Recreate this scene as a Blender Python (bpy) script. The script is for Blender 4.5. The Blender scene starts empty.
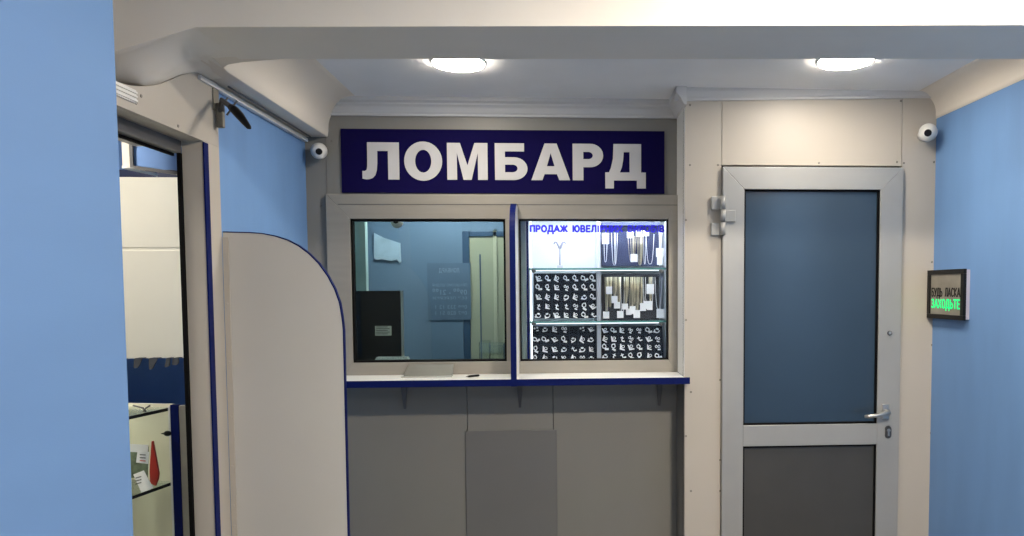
import bpy, bmesh, math, random
from mathutils import Vector, Matrix
random.seed(7)
sc = bpy.context.scene
COL = sc.collection

# ------------------------------------------------------------------ camera
W_PX, H_PX = 1024, 536
F, CX, CY, EYE = 760.0, 606.6, 330.6, 1.6
_y, _p, _r = math.radians(-3.414), math.radians(3.140), math.radians(-0.246)
def mm(a, b): return [[sum(a[i][k]*b[k][j] for k in range(3)) for j in range(3)] for i in range(3)]
_Y = [[math.cos(_y), 0, math.sin(_y)], [0, 1, 0], [-math.sin(_y), 0, math.cos(_y)]]
_P = [[1, 0, 0], [0, math.cos(_p), -math.sin(_p)], [0, math.sin(_p), math.cos(_p)]]
_Z = [[math.cos(_r), -math.sin(_r), 0], [math.sin(_r), math.cos(_r), 0], [0, 0, 1]]
M = mm(_Z, mm(_P, _Y))
def ray(u, v):
    c = ((u-CX)/F, (v-CY)/F, 1.0)
    d = [sum(M[k][i]*c[k] for k in range(3)) for i in range(3)]
    return Vector((d[0], d[2], -d[1]))
def at(u, v, Y):            # point of the photo on the plane at depth Y
    d = ray(u, v); d *= Y/d.y
    return Vector((d.x, d.y, d.z+EYE))
def at_x(u, v, X):
    d = ray(u, v); d *= X/d.x
    return Vector((d.x, d.y, d.z+EYE))
cd = bpy.data.cameras.new('camera'); cam = bpy.data.objects.new('camera', cd); COL.objects.link(cam)
rt = Vector((M[0][0], M[0][2], -M[0][1])); dn = Vector((M[1][0], M[1][2], -M[1][1])); fw = Vector((M[2][0], M[2][2], -M[2][1]))
R = Matrix((rt, -dn, -fw)).transposed().to_4x4(); R.translation = Vector((0, 0, EYE)); cam.matrix_world = R
cd.sensor_width = 36; cd.sensor_fit = 'HORIZONTAL'; cd.lens = F*36/W_PX
cd.shift_x = (W_PX/2-CX)/W_PX; cd.shift_y = (CY-H_PX/2)/W_PX
cd.clip_start = 0.02; sc.camera = cam

# ------------------------------------------------------------------ materials
def mat(name, col, rough=0.5, metal=0.0, noise=0.0, scale=8.0, stretch=(1, 1, 1), bump=0.0, bscale=60.0, spec=0.5, coat=0.0):
    m = bpy.data.materials.new(name); m.use_nodes = True
    nt = m.node_tree; b = nt.nodes['Principled BSDF']
    b.inputs['Base Color'].default_value = (*col, 1); b.inputs['Roughness'].default_value = rough
    b.inputs['Metallic'].default_value = metal; b.inputs['Specular IOR Level'].default_value = spec
    b.inputs['Coat Weight'].default_value = coat
    tc = nt.nodes.new('ShaderNodeTexCoord'); mp = nt.nodes.new('ShaderNodeMapping')
    mp.inputs['Scale'].default_value = stretch; nt.links.new(tc.outputs['Object'], mp.inputs['Vector'])
    if noise:
        n = nt.nodes.new('ShaderNodeTexNoise'); n.inputs['Scale'].default_value = scale; n.inputs['Detail'].default_value = 5
        nt.links.new(mp.outputs['Vector'], n.inputs['Vector'])
        r = nt.nodes.new('ShaderNodeValToRGB')
        r.color_ramp.elements[0].position = 0.3; r.color_ramp.elements[1].position = 0.7
        r.color_ramp.elements[0].color = (*[c*(1-noise) for c in col], 1)
        r.color_ramp.elements[1].color = (*[min(1, c*(1+noise)) for c in col], 1)
        nt.links.new(n.outputs['Fac'], r.inputs['Fac']); nt.links.new(r.outputs['Color'], b.inputs['Base Color'])
    if bump:
        n = nt.nodes.new('ShaderNodeTexNoise'); n.inputs['Scale'].default_value = bscale; n.inputs['Detail'].default_value = 3
        nt.links.new(mp.outputs['Vector'], n.inputs['Vector'])
        bp = nt.nodes.new('ShaderNodeBump'); bp.inputs['Strength'].default_value = bump; bp.inputs['Distance'].default_value = 0.002
        nt.links.new(n.outputs['Fac'], bp.inputs['Height']); nt.links.new(bp.outputs['Normal'], b.inputs['Normal'])
    return m
def emit(name, col, s):
    m = bpy.data.materials.new(name); m.use_nodes = True; nt = m.node_tree; nt.nodes.clear()
    e = nt.nodes.new('ShaderNodeEmission'); e.inputs['Color'].default_value = (*col, 1); e.inputs['Strength'].default_value = s
    o = nt.nodes.new('ShaderNodeOutputMaterial'); nt.links.new(e.outputs[0], o.inputs[0]); return m
def glass(name, tint=(1, 1, 1), refl=1.0):
    m = bpy.data.materials.new(name); m.use_nodes = True; nt = m.node_tree; nt.nodes.clear()
    t = nt.nodes.new('ShaderNodeBsdfTransparent'); t.inputs['Color'].default_value = (*tint, 1)
    g = nt.nodes.new('ShaderNodeBsdfGlossy'); g.inputs['Roughness'].default_value = 0.02
    fr = nt.nodes.new('ShaderNodeFresnel'); fr.inputs['IOR'].default_value = 1.5
    mu = nt.nodes.new('ShaderNodeMath'); mu.operation = 'MULTIPLY'; mu.inputs[1].default_value = refl
    mx = nt.nodes.new('ShaderNodeMixShader'); o = nt.nodes.new('ShaderNodeOutputMaterial')
    nt.links.new(fr.outputs[0], mu.inputs[0]); nt.links.new(mu.outputs[0], mx.inputs[0])
    nt.links.new(t.outputs[0], mx.inputs[1]); nt.links.new(g.outputs[0], mx.inputs[2]); nt.links.new(mx.outputs[0], o.inputs[0])
    return m
def lamp_emit(name, col, s): return emit(name, col, s)

LAM = mat('beige_laminate', (0.47, 0.43, 0.375), 0.42, noise=0.035, scale=3, stretch=(1, 1, .5), bump=0.05, bscale=140, spec=0.35)
LAM_SHADE = mat('shaded_laminate_recess', (0.23, 0.222, 0.204), 0.42, noise=0.03, scale=3, stretch=(1, 1, .5), bump=0.05, bscale=140, spec=0.35)  # beige laminate with the shade of the recess put into its colour
LAMD = mat('grey_access_laminate', (0.165, 0.163, 0.158), 0.40, noise=0.03, scale=3, bump=0.05, bscale=140, spec=0.4)
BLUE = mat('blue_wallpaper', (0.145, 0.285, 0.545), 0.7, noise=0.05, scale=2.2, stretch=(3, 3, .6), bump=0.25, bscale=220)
BLUEB = mat('bright_blue_paint', (0.15, 0.29, 0.62), 0.6, noise=0.05, scale=3)
WHITEP = mat('white_ceiling_paint', (0.82, 0.82, 0.82), 0.8, noise=0.02, scale=5, bump=0.1, bscale=90)
WHITE_DIM = mat('dimmed_moulding_paint', (0.56, 0.56, 0.56), 0.8, noise=0.02, scale=5)  # ceiling paint darkened in colour for the dimmer light on the mouldings
CREAM = mat('cream_plaster', (0.74, 0.68, 0.60), 0.8, noise=0.02, scale=4, bump=0.1, bscale=90)
BEAMP = mat('beam_plaster', (0.78, 0.74, 0.68), 0.85, noise=0.02, scale=4, bump=0.1, bscale=90)
GREYP = mat('grey_plaster', (0.50, 0.485, 0.465), 0.85, noise=0.02, scale=4, bump=0.1, bscale=90)
BOARD = mat('white_board', (0.78, 0.77, 0.74), 0.35, noise=0.01, scale=5)
EDGE = mat('blue_edge_band', (0.002, 0.0075, 0.085), 0.5, noise=0.05, scale=20, spec=.12)
NAVY = mat('navy_sign_film', (0.006, 0.004, 0.048), 0.8, noise=0.08, scale=5, spec=.05)
LETW = mat('white_sign_letters', (0.54, 0.53, 0.53), 0.6, noise=0.01, scale=5)
ALU = mat('brushed_aluminium_frame', (0.31, 0.288, 0.25), 0.42, metal=0.2, noise=0.04, scale=6, stretch=(1, 1, 6), bump=0.05, bscale=200)
ALUD = mat('silver_door_profile', (0.36, 0.36, 0.35), 0.38, metal=0.25, noise=0.03, scale=6, bump=0.03, bscale=200)
GASK = mat('black_gasket', (0.004, 0.004, 0.0045), 0.7, noise=0.1, scale=20, spec=.1)
DKPAN = mat('dark_grey_door_panel', (0.055, 0.054, 0.052), 0.4, noise=0.06, scale=6)
DGLASS = mat('dark_blue_tinted_glass', (0.024, 0.043, 0.068), 0.18, noise=0.08, scale=1.6, spec=0.9, coat=0.3)
STEEL = mat('satin_steel', (0.62, 0.60, 0.56), 0.28, metal=0.9, noise=0.03, scale=12)
STEELD = mat('dark_steel', (0.10, 0.10, 0.10), 0.4, metal=0.7, noise=0.1, scale=12)
BRKT = mat('grey_bracket_metal', (0.12, 0.12, 0.125), 0.5, metal=0.2, noise=0.05, scale=12)
BLK = mat('black_plastic', (0.006, 0.006, 0.007), 0.4, noise=0.1, scale=15, spec=.2)
WPLA = mat('white_plastic', (0.74, 0.73, 0.70), 0.35, noise=0.02, scale=15)
SCREW = mat('screw_head', (0.22, 0.20, 0.18), 0.4, metal=0.5, noise=0.1, scale=80)
TILE = mat('floor_tile', (0.13, 0.12, 0.11), 0.3, noise=0.08, scale=4)
GLASS = glass('window_glass', (0.86, 0.93, 0.93), 0.6)
GLASSC = glass('clear_case_glass', (0.93, 0.97, 0.96), 0.6)
GEDGE = mat('green_glass_edge', (0.10, 0.30, 0.27), 0.15, noise=0.15, scale=20, spec=0.8)
CASEW = mat('white_case_lining', (0.80, 0.83, 0.88), 0.5, noise=0.01, scale=5)
VELV = mat('black_velvet_foam', (0.004, 0.0045, 0.008), 0.9, spec=.05, noise=0.2, scale=40)
VELB = mat('dark_blue_velvet', (0.035, 0.045, 0.10), 0.8, noise=0.15, scale=10)
TAG = mat('white_paper_tag', (0.85, 0.85, 0.87), 0.5, noise=0.01, scale=40)
SILV = mat('polished_silver', (0.80, 0.80, 0.82), 0.22, metal=0.8, noise=0.03, scale=90)
GOLD = mat('pale_gold_chain', (0.62, 0.55, 0.38), 0.3, metal=0.7, noise=0.1, scale=200)
BTXT = mat('blue_vinyl_lettering', (0.03, 0.02, 0.95), 0.6, noise=0.03, scale=20)
RED = mat('red_pennant', (0.50, 0.03, 0.02), 0.5, noise=0.06, scale=20)
GREENP = mat('green_grey_photo', (0.16, 0.20, 0.13), 0.5, noise=0.7, scale=22)
CREAMC = mat('cream_case_back', (0.72, 0.69, 0.55), 0.5, noise=0.03, scale=4)
SAGE = mat('sage_beige_door', (0.36, 0.39, 0.29), 0.5, noise=0.03, scale=3)
NAVYP = mat('deep_blue_frame', (0.03, 0.075, 0.15), 0.5, noise=0.05, scale=6)
TEALW = mat('pale_teal_wall', (0.36, 0.52, 0.53), 0.6, noise=0.06, scale=3)
STAFFB = mat('staff_room_blue', (0.12, 0.20, 0.31), 0.65, noise=0.06, scale=2.5)
PALE = mat('pale_blue_patch', (0.40, 0.54, 0.68), 0.6, noise=0.15, scale=9)
GREYC = mat('grey_card', (0.06, 0.065, 0.075), 0.7, noise=0.1, scale=15)
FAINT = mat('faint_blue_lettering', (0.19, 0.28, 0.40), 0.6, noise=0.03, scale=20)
STAFFP = mat('dim_blue_ground', (0.095, 0.16, 0.255), 0.6, noise=0.05, scale=8)
MIRR = mat('smoky_mirror_panel', (0.26, 0.24, 0.20), 0.3, noise=0.25, scale=9)
GREEN = emit('green_lit_letters', (0.02, 1.0, 0.25), 1.1)
LEDW = emit('white_led_strip', (0.86, 0.92, 1.0), 31.0)

# ------------------------------------------------------------------ builder
class B:
    def __init__(s): s.bm = bmesh.new(); s.mi = 0
    def _tag(s, n0):
        s.bm.faces.ensure_lookup_table()
        for f in s.bm.faces[n0:]: f.material_index = s.mi
    def box(s, x0, x1, y0, y1, z0, z1, bev=0.0, seg=2):
        b = bmesh.new()
        r = bmesh.ops.create_cube(b, size=1)
        for v in b.verts: v.co = Vector(((x0+x1)/2+v.co.x*(x1-x0), (y0+y1)/2+v.co.y*(y1-y0), (z0+z1)/2+v.co.z*(z1-z0)))
        if bev: bmesh.ops.bevel(b, geom=b.edges[:], offset=bev, segments=seg, affect='EDGES', profile=0.5)
        s.join(b); return s
    def join(s, b, mtx=None):
        n0 = len(s.bm.faces); vm = {}
        for v in b.verts: vm[v] = s.bm.verts.new(mtx @ v.co if mtx else v.co)
        for f in b.faces:
            try: nf = s.bm.faces.new([vm[v] for v in f.verts]); nf.smooth = f.smooth
            except ValueError: pass
        b.free(); s._tag(n0)
    def cyl(s, p0, p1, r0, r1=None, seg=24, smooth=True):
        r1 = r0 if r1 is None else r1; p0 = Vector(p0); p1 = Vector(p1); d = p1-p0
        b = bmesh.new(); bmesh.ops.create_cone(b, cap_ends=True, segments=seg, radius1=r0, radius2=r1, depth=d.length)
        for f in b.faces: f.smooth = smooth and len(f.verts) == 4
        s.join(b, Matrix.Translation((p0+p1)/2) @ d.to_track_quat('Z', 'Y').to_matrix().to_4x4()); return s
    def ball(s, c, r, sc3=(1, 1, 1), seg=24):
        b = bmesh.new(); bmesh.ops.create_uvsphere(b, u_segments=seg, v_segments=seg//2, radius=r)
        for f in b.faces: f.smooth = True
        s.join(b, Matrix.Translation(c) @ Matrix.Diagonal((*sc3, 1))); return s
    def torus(s, c, R, r, axis=(0, 1, 0), a0=0.0, a1=2*math.pi, n=20, m=6):
        pts = []; q = Vector(axis).to_track_quat('Z', 'Y'); full = abs(a1-a0-2*math.pi) < 1e-6
        for i in range(n+(0 if full else 1)):
            a = a0+(a1-a0)*i/n; pts.append(Vector(c)+q @ Vector((R*math.cos(a), R*math.sin(a), 0)))
        return s.tube(pts, r, closed=full, seg=m)
    def tube(s, pts, r, closed=False, seg=8):
        pts = [Vector(p) for p in pts]; n = len(pts); rings = []; n0 = len(s.bm.faces); prev = None
        for i, p in enumerate(pts):
            a = pts[(i-1) % n] if (closed or i > 0) else p; b = pts[(i+1) % n] if (closed or i < n-1) else p
            t = (b-a).normalized()
            if prev is None: u = t.orthogonal().normalized()
            else: u = (prev-t*prev.dot(t)).normalized()
            prev = u; w = t.cross(u); rr = r[i] if isinstance(r, (list, tuple)) else r
            rings.append([s.bm.verts.new(p+rr*(math.cos(2*math.pi*k/seg)*u+math.sin(2*math.pi*k/seg)*w)) for k in range(seg)])
        for i in range(n if closed else n-1):
            A, C = rings[i], rings[(i+1) % n]
            for k in range(seg):
                f = s.bm.faces.new((A[k], A[(k+1) % seg], C[(k+1) % seg], C[k])); f.smooth = True
        if not closed:
            s.bm.faces.new(rings[0][::-1]); s.bm.faces.new(rings[-1])
        s._tag(n0); return s
    def prism(s, pts, off):            # closed polygon of 3D points pushed along off
        n0 = len(s.bm.faces); off = Vector(off)
        a = [s.bm.verts.new(Vector(p)) for p in pts]; b = [s.bm.verts.new(Vector(p)+off) for p in pts]
        s.bm.faces.new(a); s.bm.faces.new(b[::-1]); n = len(a)
        for i in range(n): s.bm.faces.new((a[i], b[i], b[(i+1) % n], a[(i+1) % n]))
        s._tag(n0); return s
    def loft(s, rows, caps=True):      # rows of points, same count, each row closed
        n0 = len(s.bm.faces); R_ = [[s.bm.verts.new(Vector(p)) for p in r] for r in rows]; n = len(R_[0])
        for i in range(len(R_)-1):
            for k in range(n): s.bm.faces.new((R_[i][k], R_[i][(k+1) % n], R_[i+1][(k+1) % n], R_[i+1][k]))
        if caps: s.bm.faces.new(R_[0][::-1]); s.bm.faces.new(R_[-1])
        s._tag(n0); return s
    def build(s, name, mats, parent=None, bevel=0.0, origin=None):
        bmesh.ops.recalc_face_normals(s.bm, faces=s.bm.faces[:])
        if parent is None:
            if origin is None:
                xs = [v.co.x for v in s.bm.verts]; ys = [v.co.y for v in s.bm.verts]; zs = [v.co.z for v in s.bm.verts]
                origin = Vector(((min(xs)+max(xs))/2, (min(ys)+max(ys))/2, min(zs)))
            o0 = Vector(origin)
        else:
            o0 = Vector((0, 0, 0)); p = parent
            while p: o0 += p.location; p = p.parent
        for v in s.bm.verts: v.co -= o0
        me = bpy.data.meshes.new(name); s.bm.to_mesh(me); s.bm.free()
        for m in (mats if isinstance(mats, (list, tuple)) else [mats]): me.materials.append(m)
        o = bpy.data.objects.new(name, me); COL.objects.link(o)
        if parent is None: o.location = o0
        else: o.parent = parent
        if bevel:
            md = o.modifiers.new('bevel', 'BEVEL'); md.width = bevel; md.segments = 2; md.limit_method = 'ANGLE'; md.angle_limit = math.radians(40)
        return o
def tag(o, label, cat, group=None, kind=None):
    o['label'] = label; o['category'] = cat
    if group: o['group'] = group
    if kind: o['kind'] = kind
    return o
def thing(name, loc, label, cat, group=None, kind=None):
    o = bpy.data.objects.new(name, None); o.empty_display_size = 0.05; COL.objects.link(o); o.location = loc
    return tag(o, label, cat, group, kind)
def text_mesh(name, body, m, origin, right, up, height, width=None, parent=None, bold=0.0, extrude=0.0006, mirror=False):
    cu = bpy.data.curves.new('txt', 'FONT'); cu.body = body; cu.size = 1; cu.offset = bold; cu.extrude = 0
    cu.align_x = 'LEFT'; cu.space_character = 1.08
    t = bpy.data.objects.new('txt', cu); COL.objects.link(t); bpy.context.view_layer.update()
    me = bpy.data.meshes.new_from_object(t.evaluated_get(bpy.context.evaluated_depsgraph_get()))
    bpy.data.objects.remove(t); bpy.data.curves.remove(cu)
    b = B(); b.bm.from_mesh(me); bpy.data.meshes.remove(me)
    xs = [v.co.x for v in b.bm.verts]; ys = [v.co.y for v in b.bm.verts]
    x0, x1, y0, y1 = min(xs), max(xs), min(ys), max(ys); sy = height/(y1-y0); sx = width/(x1-x0) if width else sy
    right = Vector(right); up = Vector(up); n = right.cross(up)
    for v in b.bm.verts:
        x = (v.co.x-x0)*sx; y = (v.co.y-y0)*sy
        if mirror: x = (width or (x1-x0)*sx)-x
        v.co = Vector(origin)+right*x+up*y+n*extrude
    return b.build(name, m, parent)
def _c(cx, cz, rx, rz, a0, a1, n=10): return [(cx+rx*math.cos(math.radians(a0+(a1-a0)*i/n)), cz+rz*math.sin(math.radians(a0+(a1-a0)*i/n))) for i in range(n+1)]
SF = {  # letters as pen strokes in a cell one high; (advance, strokes)
 'П': (.80, [[(.1, 0), (.1, 1), (.7, 1), (.7, 0)]]), 'Р': (.72, [[(.1, 0), (.1, 1), (.38, 1)]+_c(.38, .72, .24, .28, 90, -90)+[(.1, .44)]]),
 'О': (.90, [_c(.45, .5, .36, .5, 0, 360, 20)]), 'Д': (.90, [[(.05, -.2), (.05, .06), (.85, .06), (.85, -.2)], [(.16, .06), (.26, .5), (.28, 1), (.72, 1), (.72, .06)]]),
 'А': (.86, [[(.05, 0), (.43, 1), (.81, 0)], [(.18, .3), (.68, .3)]]), 'Ж': (1.10, [[(.05, 0), (.42, .5), (.06, 1)], [(1.05, 0), (.68, .5), (1.04, 1)], [(.55, 0), (.55, 1)], [(.42, .5), (.68, .5)]]),
 'Ю': (1.12, [[(.1, 0), (.1, 1)], [(.1, .5), (.36, .5)], _c(.70, .5, .33, .5, 0, 360, 20)]), 'В': (.76, [[(.1, .5), (.40, .5)]+_c(.40, .75, .20, .25, -90, 90)+[(.1, 1), (.1, 0), (.42, 0)]+_c(.42, .25, .23, .25, -90, 90)]),
 'Е': (.70, [[(.62, 1), (.1, 1), (.1, 0), (.63, 0)], [(.1, .52), (.56, .52)]]), 'Л': (.82, [[(.03, .02), (.16, .08), (.24, .4), (.26, 1), (.72, 1), (.72, 0)]]), 'І': (.32, [[(.16, 0), (.16, 1)]]),
 'Н': (.82, [[(.1, 0), (.1, 1)], [(.72, 0), (.72, 1)], [(.1, .52), (.72, .52)]]), 'И': (.84, [[(.1, 1), (.1, 0), (.74, 1), (.74, 0)]]), 'Х': (.82, [[(.06, 0), (.76, 1)], [(.06, 1), (.76, 0)]]),
 'Б': (.76, [[(.62, 1), (.1, 1), (.1, 0), (.42, 0)]+_c(.42, .29, .24, .29, -90, 90)+[(.1, .58)]]), 'У': (.78, [[(.06, 1), (.40, .36)], [(.74, 1), (.36, .1), (.22, 0), (.08, .02)]]),
 'Ь': (.74, [[(.1, 1), (.1, 0), (.40, 0)]+_c(.40, .29, .24, .29, -90, 90)+[(.1, .58)]]), 'С': (.82, [_c(.45, .5, .36, .5, 45, 315, 16)]), 'К': (.80, [[(.1, 0), (.1, 1)], [(.70, 1), (.16, .5), (.74, 0)]]),
 'Т': (.76, [[(.38, 0), (.38, 1)], [(.04, 1), (.72, 1)]]), 'З': (.74, [_c(.34, .75, .25, .25, 150, -90)+_c(.34, .26, .29, .26, 90, -150)]), ' ': (.60, [])}
def stroke_text(name, body, m, origin, right, up, height, width, parent, weight=.2, depth=.0012):
    xs = 0; segs = []
    for c in body:
        adv, st = SF[c]; segs += [[(x+xs, z) for x, z in l] for l in st]; xs += adv+.14
    xs -= .14; sx = width/xs; right = Vector(right); up = Vector(up); n = right.cross(up); o0 = Vector(origin); b = B(); h = weight*height/2
    zin = h/height; cnt = 0
    for l in segs:
        P_ = [(x*sx, (zin+z*(1-2*zin) if z >= 0 else z*.9)*height) for x, z in l]
        for i in range(len(P_)-1):
            a = Vector(P_[i]); c = Vector(P_[i+1]); t = (c-a)
            if t.length < 1e-7: continue
            t.normalize(); q = Vector((-t.y, t.x)); e = t*h*.62; cnt += 1
            poly = [a-e+q*h, c+e+q*h, c+e-q*h, a-e-q*h]
            b.prism([o0+right*p.x+up*p.y+n*(.00002*(cnt % 7)) for p in poly], n*depth)
    return b.build(name, m, parent)
def glyph(name, loops, m, parent, depth=0.004):   # loops of (x,z) at a plane y; even-odd filled
    cu = bpy.data.curves.new('g', 'CURVE'); cu.dimensions = '2D'; cu.fill_mode = 'BOTH'; cu.extrude = depth/2
    for lp in loops:
        sp = cu.splines.new('POLY'); sp.points.add(len(lp)-1); sp.use_cyclic_u = True
        for i, (x, z) in enumerate(lp): sp.points[i].co = (x, z, 0, 1)
    t = bpy.data.objects.new('g', cu); COL.objects.link(t); bpy.context.view_layer.update()
    me = bpy.data.meshes.new_from_object(t.evaluated_get(bpy.context.evaluated_depsgraph_get()))
    bpy.data.objects.remove(t); bpy.data.curves.remove(cu)
    b = B(); b.bm.from_mesh(me); bpy.data.meshes.remove(me); return b

Z = 0
YD, YW = 3.70, 3.95            # door wall plane, window wall plane
XL, XR = -1.267, 1.857         # side walls
ZC = 2.56                      # alcove ceiling
XA = 0.604                     # right reveal of the window recess
XRm = 1.86

# ------------------------------------------------------------------ the setting
def struct(name, b, m, label, cat, **k):
    o = b.build(name, m, **k); return tag(o, label, cat, kind='structure')
struct('floor', B().box(-4.2, 2.1, -2.6, 6.3, -0.1, 0), TILE, 'pale grey floor of the shop, below the frame', 'floor')
b = B(); b.box(-4.2, 2.1, 2.3, 3.99, ZC, ZC+0.12)
struct('ceiling', b, WHITEP, 'white alcove ceiling behind the cross beam, holding the round lights', 'ceiling')
struct('ceiling', B().box(-4.2, 2.1, -2.6, 2.3, 2.72, 2.82), CREAM, 'cream ceiling of the front part of the shop', 'ceiling')
struct('ceiling', B().box(-4.2, 2.1, 3.99, 6.3, 2.5, 2.6), WHITEP, 'ceiling of the staff room behind the service window', 'ceiling')
# cross beam with the haunch at its left end
def yfr(x): return 2.2665-.0545*x
def ybk(x): return 2.584-.0455*x
xa_, xb_ = -1.06, 1.93
b = B(); b.prism([(xa_, yfr(xa_), 2.366), (xb_, yfr(xb_), 2.366), (xb_, ybk(xb_), 2.366), (xa_, ybk(xa_), 2.366)], (0, 0, .36))
struct('ceiling_beam', b, [BEAMP], 'cream cross beam spanning the top of the picture, grey below', 'beam')
def header_top(y):
    P_ = [(1.3, 2.19), (2.296, 2.20), (2.36, 2.206), (2.417, 2.219), (2.48, 2.236), (2.55, 2.262), (2.68, 2.325), (2.79, 2.3658), (4, 2.3658)]
    for (a, za_), (c, zc_) in zip(P_, P_[1:]):
        if y <= c: return za_+(zc_-za_)*(y-a)/(c-a)
b = B(); NXg, NYg = 26, 26; g_ = []
for i in range(NXg+1):
    x = xa_-.70*i/NXg; y0_ = yfr(x); col_ = []
    for k in range(NYg+1):
        ye_ = 2.62+.26*min(1, max(0, (-1.15-x)/.03)); y = y0_+(ye_-y0_)*k/NYg
        t_ = max(0, xa_-x); s_ = min(1, t_/.215)
        w_ = max(0, min(1, (y-y0_)/.14)); w_ = w_*w_*(3-2*w_); fd_ = max(0, min(1, (2.83-y)/.22))
        zf = 2.3658-.29*t_*fd_; zb_h = 2.3658-(2.3658-header_top(y)+.002)*s_**1.6
        zz = zf*(1-w_)+zb_h*w_; u_ = max(0, min(1, (y-2.52)/.14))*max(0, min(1, (x+1.26)/.05)); zz = zz*(1-u_)+2.3702*u_
        col_.append(b.bm.verts.new((x, y, zz)))
    g_.append(col_)
for i in range(NXg):
    for k in range(NYg):
        f_ = b.bm.faces.new((g_[i][k], g_[i+1][k], g_[i+1][k+1], g_[i][k+1])); f_.smooth = True
tp_ = [[b.bm.verts.new((g_[i][k].co.x, g_[i][k].co.y, 2.73)) for k in (0, NYg)] for i in range(NXg+1)]
for i in range(NXg):
    b.bm.faces.new((g_[i][0], tp_[i][0], tp_[i+1][0], g_[i+1][0])); b.bm.faces.new((g_[i][NYg], g_[i+1][NYg], tp_[i+1][1], tp_[i][1])); b.bm.faces.new((tp_[i][0], tp_[i][1], tp_[i+1][1], tp_[i+1][0]))
struct('ceiling_beam', b, BEAMP, 'sloping plaster haunch where the cross beam meets the left wall', 'beam')
# boxed soffit along left wall
def smooth_all(b):
    for f in b.bm.faces:
        f.smooth = True
b = B(); pts = [(-1.50, 2.369), (-1.169, 2.369), (-1.166, 2.372), (-1.162, 2.40)]+[(-1.012-.15*math.cos(math.radians(a)), 2.412+.148*math.sin(math.radians(a))) for a in range(0, 91, 9)]+[(-1.0, ZC+.1), (-1.5, ZC+.1)]
rows = []
for y, sh in ((2.60, .40), (2.63, .28), (2.655, .18), (2.68, .10), (2.71, .04), (2.75, 0.008), (2.80, 0), (3.3, 0), (3.95, 0)):
    rows.append([(x+(sh if x > -1.4 else 0), y, z) for x, z in pts])
b.loft(rows, caps=False)
for f in b.bm.faces:
    f.normal_update(); f.smooth = abs(f.normal.z) < .999
struct('ceiling_beam', b, CREAM, 'boxed cream soffit with rounded face running along the left wall', 'beam')
# right cream band and cove
b = B(); pts = [(1.853, 2.432), (1.853, 2.45)]+[(1.753+.1*math.cos(math.radians(a)), 2.46+.1*math.sin(math.radians(a))) for a in range(0, 91, 10)]+[(1.75, ZC+.1), (1.98, ZC+.1), (1.98, 2.432)]
b.loft([[(x, y, z) for x, z in pts] for y in (2.5, 3.0, 3.5, 3.72)], caps=False)
for f in b.bm.faces: f.smooth = True
struct('ceiling_beam', b, CREAM, 'cream rounded band above the blue wall beside the door', 'beam')
# crown mouldings
def crown(xa, xb, yw, zb0, zb1, name, label):
    prof = lambda zb: [(yw, zb), (yw-.012, zb), (yw-.012, zb+.010), (yw-.020, zb+.018), (yw-.030, zb+.040), (yw-.045, zb+.050), (yw-.045, zb+.058), (yw-.062, zb+.066), (yw-.062, ZC+.02), (yw, ZC+.02)]
    b = B(); b.loft([[(xa, y, z) for y, z in prof(zb0)], [(xb, y, z) for y, z in prof(zb1)]])
    return struct(name, b, WHITE_DIM, label, 'moulding')
crown(-1.155, XA, YW, 2.476, 2.476, 'trim_1', 'white crown moulding above the navy sign')
crown(XA-.05, 1.853, YD, 2.503, 2.532, 'trim_2', 'white crown moulding above the door wall')
b = B(); b.loft([[(XA+q, y, z) for q, z in ((0, 2.476), (-.012, 2.476), (-.03, 2.51), (-.05, 2.53), (-.05, ZC+.02), (0, ZC+.02))] for y in (YD-.06, YW)])
struct('trim_3', b, WHITE_DIM, 'short moulding return in the corner of the window recess', 'moulding')
# right wall
struct('wall_right', B().box(XR, XR+.12, -2.6, YD+.02, 0, 2.45), BLUE, 'light blue wall at the right carrying the small lit sign', 'wall')
struct('wall_right', B().box(XR, XR+.12, -2.6, 2.5, 2.45, 2.8), CREAM, 'cream strip above the right blue wall in the front room', 'wall')
# foreground wall at left (its end stands close to the camera)
struct('wall_left', B().box(-0.90, -0.747, -2.6, 1.35, 0, 2.72), mat('foreground_blue_dimmed', (0.092, 0.182, 0.36), 0.75, noise=0.04, scale=1.5, stretch=(1, 1, 5), bump=0.1, bscale=200), 'light blue wall end close to the camera at left', 'wall')  # wall blue darkened in colour to offset the nearby lamp's light
struct('wall_left', B().box(XL-.5, -0.90, 1.25, 1.35, 0, 2.72), BLUE, 'blue return behind the foreground wall end', 'wall')
# left partition: blue wall part, header, jamb post
struct('wall_left', B().box(XL-.10, XL-.012, 2.94, YW+.04, 0, 2.40), BLUE, 'blue wall strip above the curved divider', 'wall')
b = B(); b.box(XL-.30, XL-.21, 1.3, 2.944, 2.134, 2.72); b.box(XL-.21, XL-.106, 1.3, 2.944, 2.134, 2.15)
struct('wall_left', b, BEAMP, 'plaster above the beige header panel', 'wall')
b = B(); hp_ = [(1.3, 2.132), (2.944, 2.132), (2.944, 2.372), (2.79, 2.370), (2.68, 2.325), (2.55, 2.262), (2.48, 2.236), (2.417, 2.219), (2.36, 2.206), (2.296, 2.20), (1.3, 2.19)]
b.prism([(XL-.018, y, z) for y, z in hp_], (.018, 0, 0)); b.box(XL-.077, XL-.0182, 1.3, 2.944, 2.132, 2.18); b.box(XL-.076, XL, 1.3, 1.45, 0, 2.132)
struct('wall_left', b, LAM, 'beige panel header above the side opening, left', 'wall', bevel=.001)
struct('wall_left', B().box(XL-.076, XL, 2.82, 2.944, 0, 2.132), LAM, 'beige jamb post of the side opening', 'wall', bevel=.001)
struct('trim_4', B().box(XL-.002, XL+.003, 2.816, 2.850, 0, 2.128), EDGE, 'navy edge strip down the jamb of the side opening', 'edge strip')
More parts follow.
